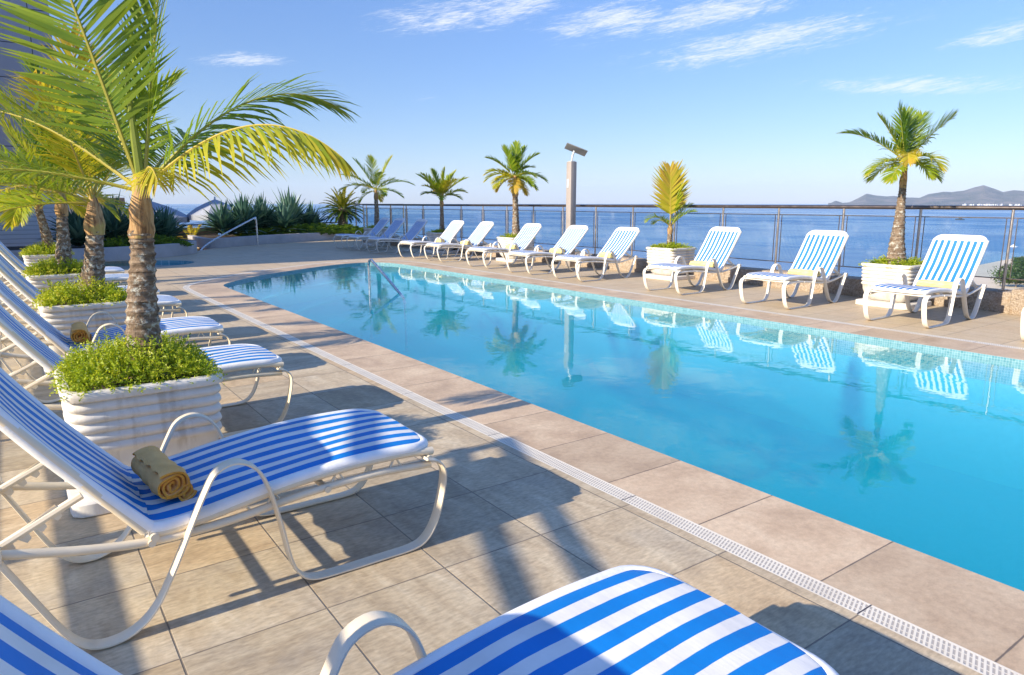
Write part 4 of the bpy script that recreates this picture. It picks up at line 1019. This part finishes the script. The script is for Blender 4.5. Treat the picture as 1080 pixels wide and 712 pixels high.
# unseen hand railing behind the loungers, added so its shadow crosses the near tiles
root = empty('shadow_railing', (-1.98, 5.0, 0), 0, 'cream metal railing added for its shadow, left of the lounger row, outside the picture', 'railing')
b = MB(); b.box((0, .2, 1.03), (.10, 5.9, .05)); b.build('top_rail', M['frame'], root, smooth=False, bevel=.006)
b = MB(); b.box((0, .2, .86), (.05, 5.9, .04)); b.build('lower_rail', M['frame'], root, smooth=False, bevel=.006)
for i in range(3):
    b = MB(); b.box((0, -2.7 + 2.9 * i, .5), (.05, .05, 1.0)); b.build('post', M['frame'], root, smooth=False)

# ------------------------------------------------------------------ sea, beach, hills
ZS = -36.
b = MB(); n = 64; rs = [30, 120, 400, 1200, 4000, 12000, 26000]
vs = [(0, 0, ZS)] + [(r_ * math.cos(2 * math.pi * i / n), r_ * math.sin(2 * math.pi * i / n), ZS) for r_ in rs for i in range(n)]
fs = [(0, 1 + i, 1 + (i + 1) % n) for i in range(n)]
for k_ in range(len(rs) - 1): fs += [(1 + k_ * n + i, 1 + (k_ + 1) * n + i, 1 + (k_ + 1) * n + (i + 1) % n, 1 + k_ * n + (i + 1) % n) for i in range(n)]
b.add(vs, fs); o = b.build('sea', M['sea'], smooth=False); o['kind'] = 'structure'
shore = [(-200, 100), (100, 128), (300, 154), (460, 172), (560, 184), (720, 204), (1000, 240), (1600, 340), (2600, 500)]
b = MB(); m = len(shore); vs = []
sp = spline(shore, 6); m = len(sp)
for p in sp:
    for dy, dz in ((8, .02), (-4, .25), (-25, .9), (-60, 2.2), (-160, 3.5), (-700, 5)): vs.append((p[0] - dy * .0, p[1] + dy, ZS + dz))
b.add(vs, [(i * 6 + j, i * 6 + j + 1, i * 6 + 7 + j, i * 6 + 6 + j) for i in range(m - 1) for j in range(5)]); o = b.build('beach', M['sand'], recalc=True); o['kind'] = 'structure'
def blob_tree(loc, r, h, seed, label):
    rng = random.Random(seed); root = empty('beach_tree', loc, 0, label, 'tree', 'green trees behind the beach')
    b = MB(); b.tube([(0, 0, -.5), (.1, .1, h * .4), (.3, 0, h * .7)], [.3, .2, .1], 8)
    for i in range(5):
        a = i * 1.3; b.tube([(.1, .1, h * .35), (math.cos(a) * r * .6, math.sin(a) * r * .6, h * .7)], [.13, .05], 6)
    b.build('trunk', M['bark'], root)
    b = MB()
    cl = [(V((rng.gauss(0, .45) * r, rng.gauss(0, .45) * r, h * rng.uniform(.4, .95))), r * rng.uniform(.25, .5), rng.uniform(.25, .75)) for _ in range(16)]
    for c_, cr, tv in cl:
        for i in range(130):
            d = V((rng.gauss(0, 1), rng.gauss(0, 1), rng.gauss(0, .8))).normalized(); p = c_ + d * cr * rng.uniform(.5, 1.05)
            u = d.cross(V((rng.gauss(0, 1), rng.gauss(0, 1), rng.gauss(0, 1)))).normalized() * rng.uniform(.18, .4); w = u.cross(d).normalized() * .3 + d * rng.uniform(-.2, .2)
            b.add([p + u, p + w, p - u, p - w], [(0, 1, 2, 3)], 0, min(1, max(0, tv + rng.gauss(0, .12))))
    b.build('crown', M['treeleaf'], root, smooth=False); return root
for i, (x, y, r_, h, lb) in enumerate(((352, 118, 6, 7, 'round green tree nearest the railing below the deck'), (372, 124, 7, 8, 'broad green tree behind the beach, left of the bushy clump'), (398, 130, 7, 9, 'tallest green tree behind the sand'), (424, 138, 7, 8, 'green tree farther along the sand'), (446, 146, 6, 7, 'small green tree closest to the water line'), (372, 112, 8, 8, 'dark green tree at the right edge of the beach'), (405, 121, 8, 8, 'green tree half hidden behind other beach trees'))):
    blob_tree((x, y, ZS + 1.2), r_, h, 60 + i, lb)
# hills across the bay
prof = [(873.5, 215.5), (881.3, 211.5), (889, 213.8), (896, 213.2), (905, 209), (914, 204), (923, 205.8), (935, 207), (943, 206.5), (954, 208), (970, 208.5), (979, 204.6), (987, 203.4), (995, 202.0), (1004, 202.4), (1017, 200.8), (1028.5, 197.2), (1037.5, 195.2), (1049, 199), (1058, 202.4), (1069, 200.4), (1080, 201.3), (1100, 197), (1125, 203), (1150, 199), (1190, 206), (1240, 213.5)]
yawc = math.atan(535 / (736 / math.cos(math.atan(142 / 736)))); pit = math.atan(142 / 736)
def azel(px, py):
    x, y = px - 540, 356 - py; fwd = 736 * math.cos(pit) + y * -math.sin(pit) * -1
    hz = 736 * math.cos(pit) + y * math.sin(pit); up = y * math.cos(pit) - 736 * math.sin(pit)
    return yawc + math.atan2(x, hz), math.atan2(up, math.hypot(x, hz))
PA = [azel(*p) for p in prof]
from mathutils import noise as mn
def hill_height(az):
    if az <= PA[0][0] or az >= PA[-1][0]: return 0.
    for i in range(len(PA) - 1):
        if PA[i][0] <= az <= PA[i + 1][0]:
            t = (az - PA[i][0]) / (PA[i + 1][0] - PA[i][0]); return lerp(PA[i][1], PA[i + 1][1], t)
b = MB(); na, nr = 260, 34; D0, D1, DR = 13000., 19000., 15500.
vs = []
for i in range(na + 1):
    az = lerp(PA[0][0], PA[-1][0], i / na); e = max(0., hill_height(az)); hh = DR * math.tan(e) * 1.0 + 37.5
    for j in range(nr + 1):
        t = j / nr; d = lerp(D0, D1, t); x, y = d * math.sin(az), d * math.cos(az)
        ridge = math.sin(math.pi * min(1, max(0, t / .42 * .5))) if t < .42 else math.cos((t - .42) / .58 * math.pi / 2)
        nz = mn.fractal(V((x / 1300, y / 1300, 1.7)), 1., 2., 5)
        h = hh * (max(0., ridge) ** 1.1) * (1 + .55 * nz * (1 - ridge) * 1.2)
        vs.append((x, y, ZS - 3 + max(0, h)))
b.add(vs, [(i * (nr + 1) + j, (i + 1) * (nr + 1) + j, (i + 1) * (nr + 1) + j + 1, i * (nr + 1) + j + 1) for i in range(na) for j in range(nr)])
o = b.build('hills', M['hill'], recalc=False); o['kind'] = 'structure'
# far town on the shore, boats
rng = random.Random(12); b = MB()
for i in range(60):
    az = azel(rng.uniform(1015, 1090), 214)[0]; d = rng.uniform(12300, 12900); w = rng.uniform(7, 18)
    b.box((d * math.sin(az), d * math.cos(az), ZS + w * .5), (w, w, w * rng.uniform(.8, 1.8)))
o = b.build('far_town', M['white'], smooth=False); tag(o, 'specks of white buildings along the foot of the hills', 'town', None, 'stuff')
def boat(loc, L, rz, hull, label, wake):
    root = empty('motor_boat', loc, rz, label, 'boat'); b = MB(); n = 9; vs = []
    for i in range(n):
        t = i / (n - 1); x = (t - .5) * L; w = L * .14 * (1 - max(0, (t - .45) / .55) ** 2.2); hgt = L * (.10 + .05 * t * t)
        vs += [(x, -w, hgt), (x, -w * .7, -.3), (x, w * .7, -.3), (x, w, hgt)]
    fs = [q for i in range(n - 1) for q in ((4 * i, 4 * i + 4, 4 * i + 5, 4 * i + 1), (4 * i + 1, 4 * i + 5, 4 * i + 6, 4 * i + 2), (4 * i + 2, 4 * i + 6, 4 * i + 7, 4 * i + 3), (4 * i, 4 * i + 3, 4 * i + 7, 4 * i + 4))] + [(0, 1, 2, 3)]
    b.add(vs, fs); b.build('hull', hull, root, recalc=True)
    b = MB(); b.box((-.08 * L, 0, L * .17), (L * .34, L * .17, L * .13)); b.box((-.10 * L, 0, L * .26), (L * .2, L * .12, L * .07)); b.build('cabin', M['boatwhite'] if hull is M['boatwhite'] else M['boat'], root, smooth=False, bevel=.1)
    wl, ww = wake; b = MB(); vs = []; k = 24
    for i in range(k + 1):
        t = i / k; x = -L * .5 + L * .9 * (1 if t == 0 else 1 - 0) * 0 - t * wl; w = ww * (.35 + .65 * t) * (1 + .25 * math.sin(i * 2.1))
        vs += [(x, -w, .12 - ZS * 0), (x, w, .12)]
    b.add(vs, [(2 * i, 2 * i + 1, 2 * i + 3, 2 * i + 2) for i in range(k)]); o = b.build('boat_wake', M['foam'], smooth=False)
    o.location = (loc[0], loc[1], loc[2] + .1); o.rotation_euler.z = rz; tag(o, 'white foam wake trailing behind the ' + ('dark boat far out' if hull is M['boat'] else 'small white boat near the beach'), 'wake', None, 'stuff')
boat((1730, 705, ZS), 20, math.atan2(768 - 586, 1728 - 1688) , M['boat'], 'small dark motor boat far out on the sea', (110, 2.6))
boat((706, 243, ZS), 7, R(70), M['boatwhite'], 'tiny white boat close to the beach', (22, .8))

# ------------------------------------------------------------------ haze
HAZE = 3.0e-5
if HAZE:
    b = MB(); b.box((0, 0, 330), (52400, 52400, 740)); t = NT('haze_air')
    pv = t.n('ShaderNodeVolumePrincipled'); pv.inputs['Color'].default_value = (.72, .86, 1., 1); pv.inputs['Density'].default_value = HAZE; pv.inputs['Anisotropy'].default_value = .0
    t.l(pv.outputs[0], t.out.inputs['Volume'])
    o = b.build('haze', t.mat, smooth=False); o['kind'] = 'stuff'; tag(o, 'pale sea haze over the bay', 'haze')

# ------------------------------------------------------------------ sky, sun, camera
EL = 26.3
w = bpy.data.worlds.new('World'); S.world = w; w.use_nodes = True; nt = w.node_tree; nt.nodes.clear()
class WT(NT):
    def __init__(s, tree): s.t = tree
W = WT(nt); wo = W.n('ShaderNodeOutputWorld'); bg = W.n('ShaderNodeBackground'); W.l(bg.outputs[0], wo.inputs[0])
sky = W.n('ShaderNodeTexSky', sky_type='NISHITA', sun_disc=False); sky.sun_elevation = R(EL); sky.sun_rotation = R(270); sky.altitude = 40; sky.air_density = 1.0; sky.dust_density = .25; sky.ozone_density = 3.5
co = W.n('ShaderNodeTexCoord').outputs['Generated']; dx, dy, dz = W.sep(co)
az = W.math('MULTIPLY', W.math('ARCTAN2', dx, dy), 57.2958); el = W.math('MULTIPLY', W.math('ARCSINE', dz), 57.2958)
wisp = W.noise(W.comb(W.math('ADD', W.math('MULTIPLY', az, .5), W.math('MULTIPLY', el, 1.2)), W.math('SUBTRACT', W.math('MULTIPLY', el, 3.4), W.math('MULTIPLY', az, .62))), .34, 9, .66, 1.1)
fine = W.noise(W.comb(W.math('ADD', W.math('MULTIPLY', az, .4), W.math('MULTIPLY', el, 2.)), W.math('SUBTRACT', W.math('MULTIPLY', el, 6.), W.math('MULTIPLY', az, 1.2))), 1.5, 8, .66, .9)
wv = W.math('ADD', W.math('MULTIPLY', wisp, .54), W.math('MULTIPLY', fine, .46))
tot = None
for a0, e0, wa, we, tilt, amp in ((30.5, 13.7, 4.2, .75, .10, .9), (36., 14.6, 3.2, .9, .25, 1.), (43.5, 13.4, 4.0, .9, .05, .95), (50.5, 13.6, 5.0, .75, .12, .95), (54., 11.4, 6.5, .8, .10, .9), (58.5, 11.9, 3.6, .6, .2, .7), (63.5, 7.9, 4.6, .40, -.06, .95), (69., 10.6, 2.6, .5, .15, .8), (15.6, 10.2, 2.4, .35, .05, .9), (27., 7.9, 3.6, .25, -.02, .35), (72., 8.0, 4., .3, .1, .5), (20., 19., 9., 2., .1, .7), (48., 19., 12., 2.2, .1, .8), (82., 14., 8., 1.5, .1, .8), (-30., 16., 20., 3., .1, .7), (140., 18., 30., 4., .1, .7)):
    wa *= 1.45; we *= 1.6
    u = W.math('SUBTRACT', az, a0); v = W.math('SUBTRACT', W.math('SUBTRACT', el, e0), W.math('MULTIPLY', u, tilt))
    r2 = W.math('ADD', W.math('POWER', W.math('DIVIDE', W.math('ABSOLUTE', u), wa), 2.), W.math('POWER', W.math('DIVIDE', W.math('ABSOLUTE', v), we), 2.))
    g_ = W.math('MULTIPLY', W.math('EXPONENT', W.math('MULTIPLY', r2, -.9)), amp)
    tot = g_ if tot is None else W.math('MAXIMUM', tot, g_)
cm = W.math('MULTIPLY', W.mr(W.math('ADD', wv, W.math('MULTIPLY', W.math('SUBTRACT', tot, 1.), .30)), .30, .64), W.mr(tot, .05, .5))
cloudcol = W.n('ShaderNodeRGB'); cloudcol.outputs[0].default_value = (5.2, 5.3, 5.5, 1)
hs = W.n('ShaderNodeHueSaturation'); hs.inputs['Saturation'].default_value = 1.0; W.l(sky.outputs[0], hs.inputs['Color']); hs.inputs['Saturation'].default_value = 1.08
kd = W.mr(el, 0., 50., .67, 1.42); skyc = W.mix(1., hs.outputs[0], W.comb(W.math('MULTIPLY', kd, .90), W.math('MULTIPLY', kd, .915), W.math('MULTIPLY', kd, 1.10)), 'MULTIPLY')
W.l(W.mix(W.math('MULTIPLY', cm, .85), skyc, cloudcol.outputs[0]), bg.inputs[0]); bg.inputs[1].default_value = .11
sun = bpy.data.lights.new('sun', 'SUN'); sun.energy = 4.5; sun.angle = R(.5); sun.color = (1., .87, .68)
so = bpy.data.objects.new('sun', sun); C.objects.link(so); so.rotation_euler = (0, R(-(90 - EL)), 0)
cam = bpy.data.cameras.new('camera'); cam.sensor_width = 36; cam.lens = 736 / 1080 * 36; cam.clip_start = .05; cam.clip_end = 80000
cobj = bpy.data.objects.new('camera', cam); C.objects.link(cobj); cobj.location = (0, 0, 1.45); cobj.rotation_euler = (math.pi / 2 - pit, 0, -yawc); S.camera = cobj
S.view_settings.view_transform = 'Standard'; S.view_settings.look = 'None'; S.view_settings.gamma = 1; S.view_settings.exposure = .92
cy = S.cycles; cy.use_denoising = True; cy.caustics_reflective = False; cy.caustics_refractive = False; cy.max_bounces = 10; cy.transparent_max_bounces = 24; cy.diffuse_bounces = 4; cy.volume_bounces = 2; cy.sample_clamp_indirect = 6
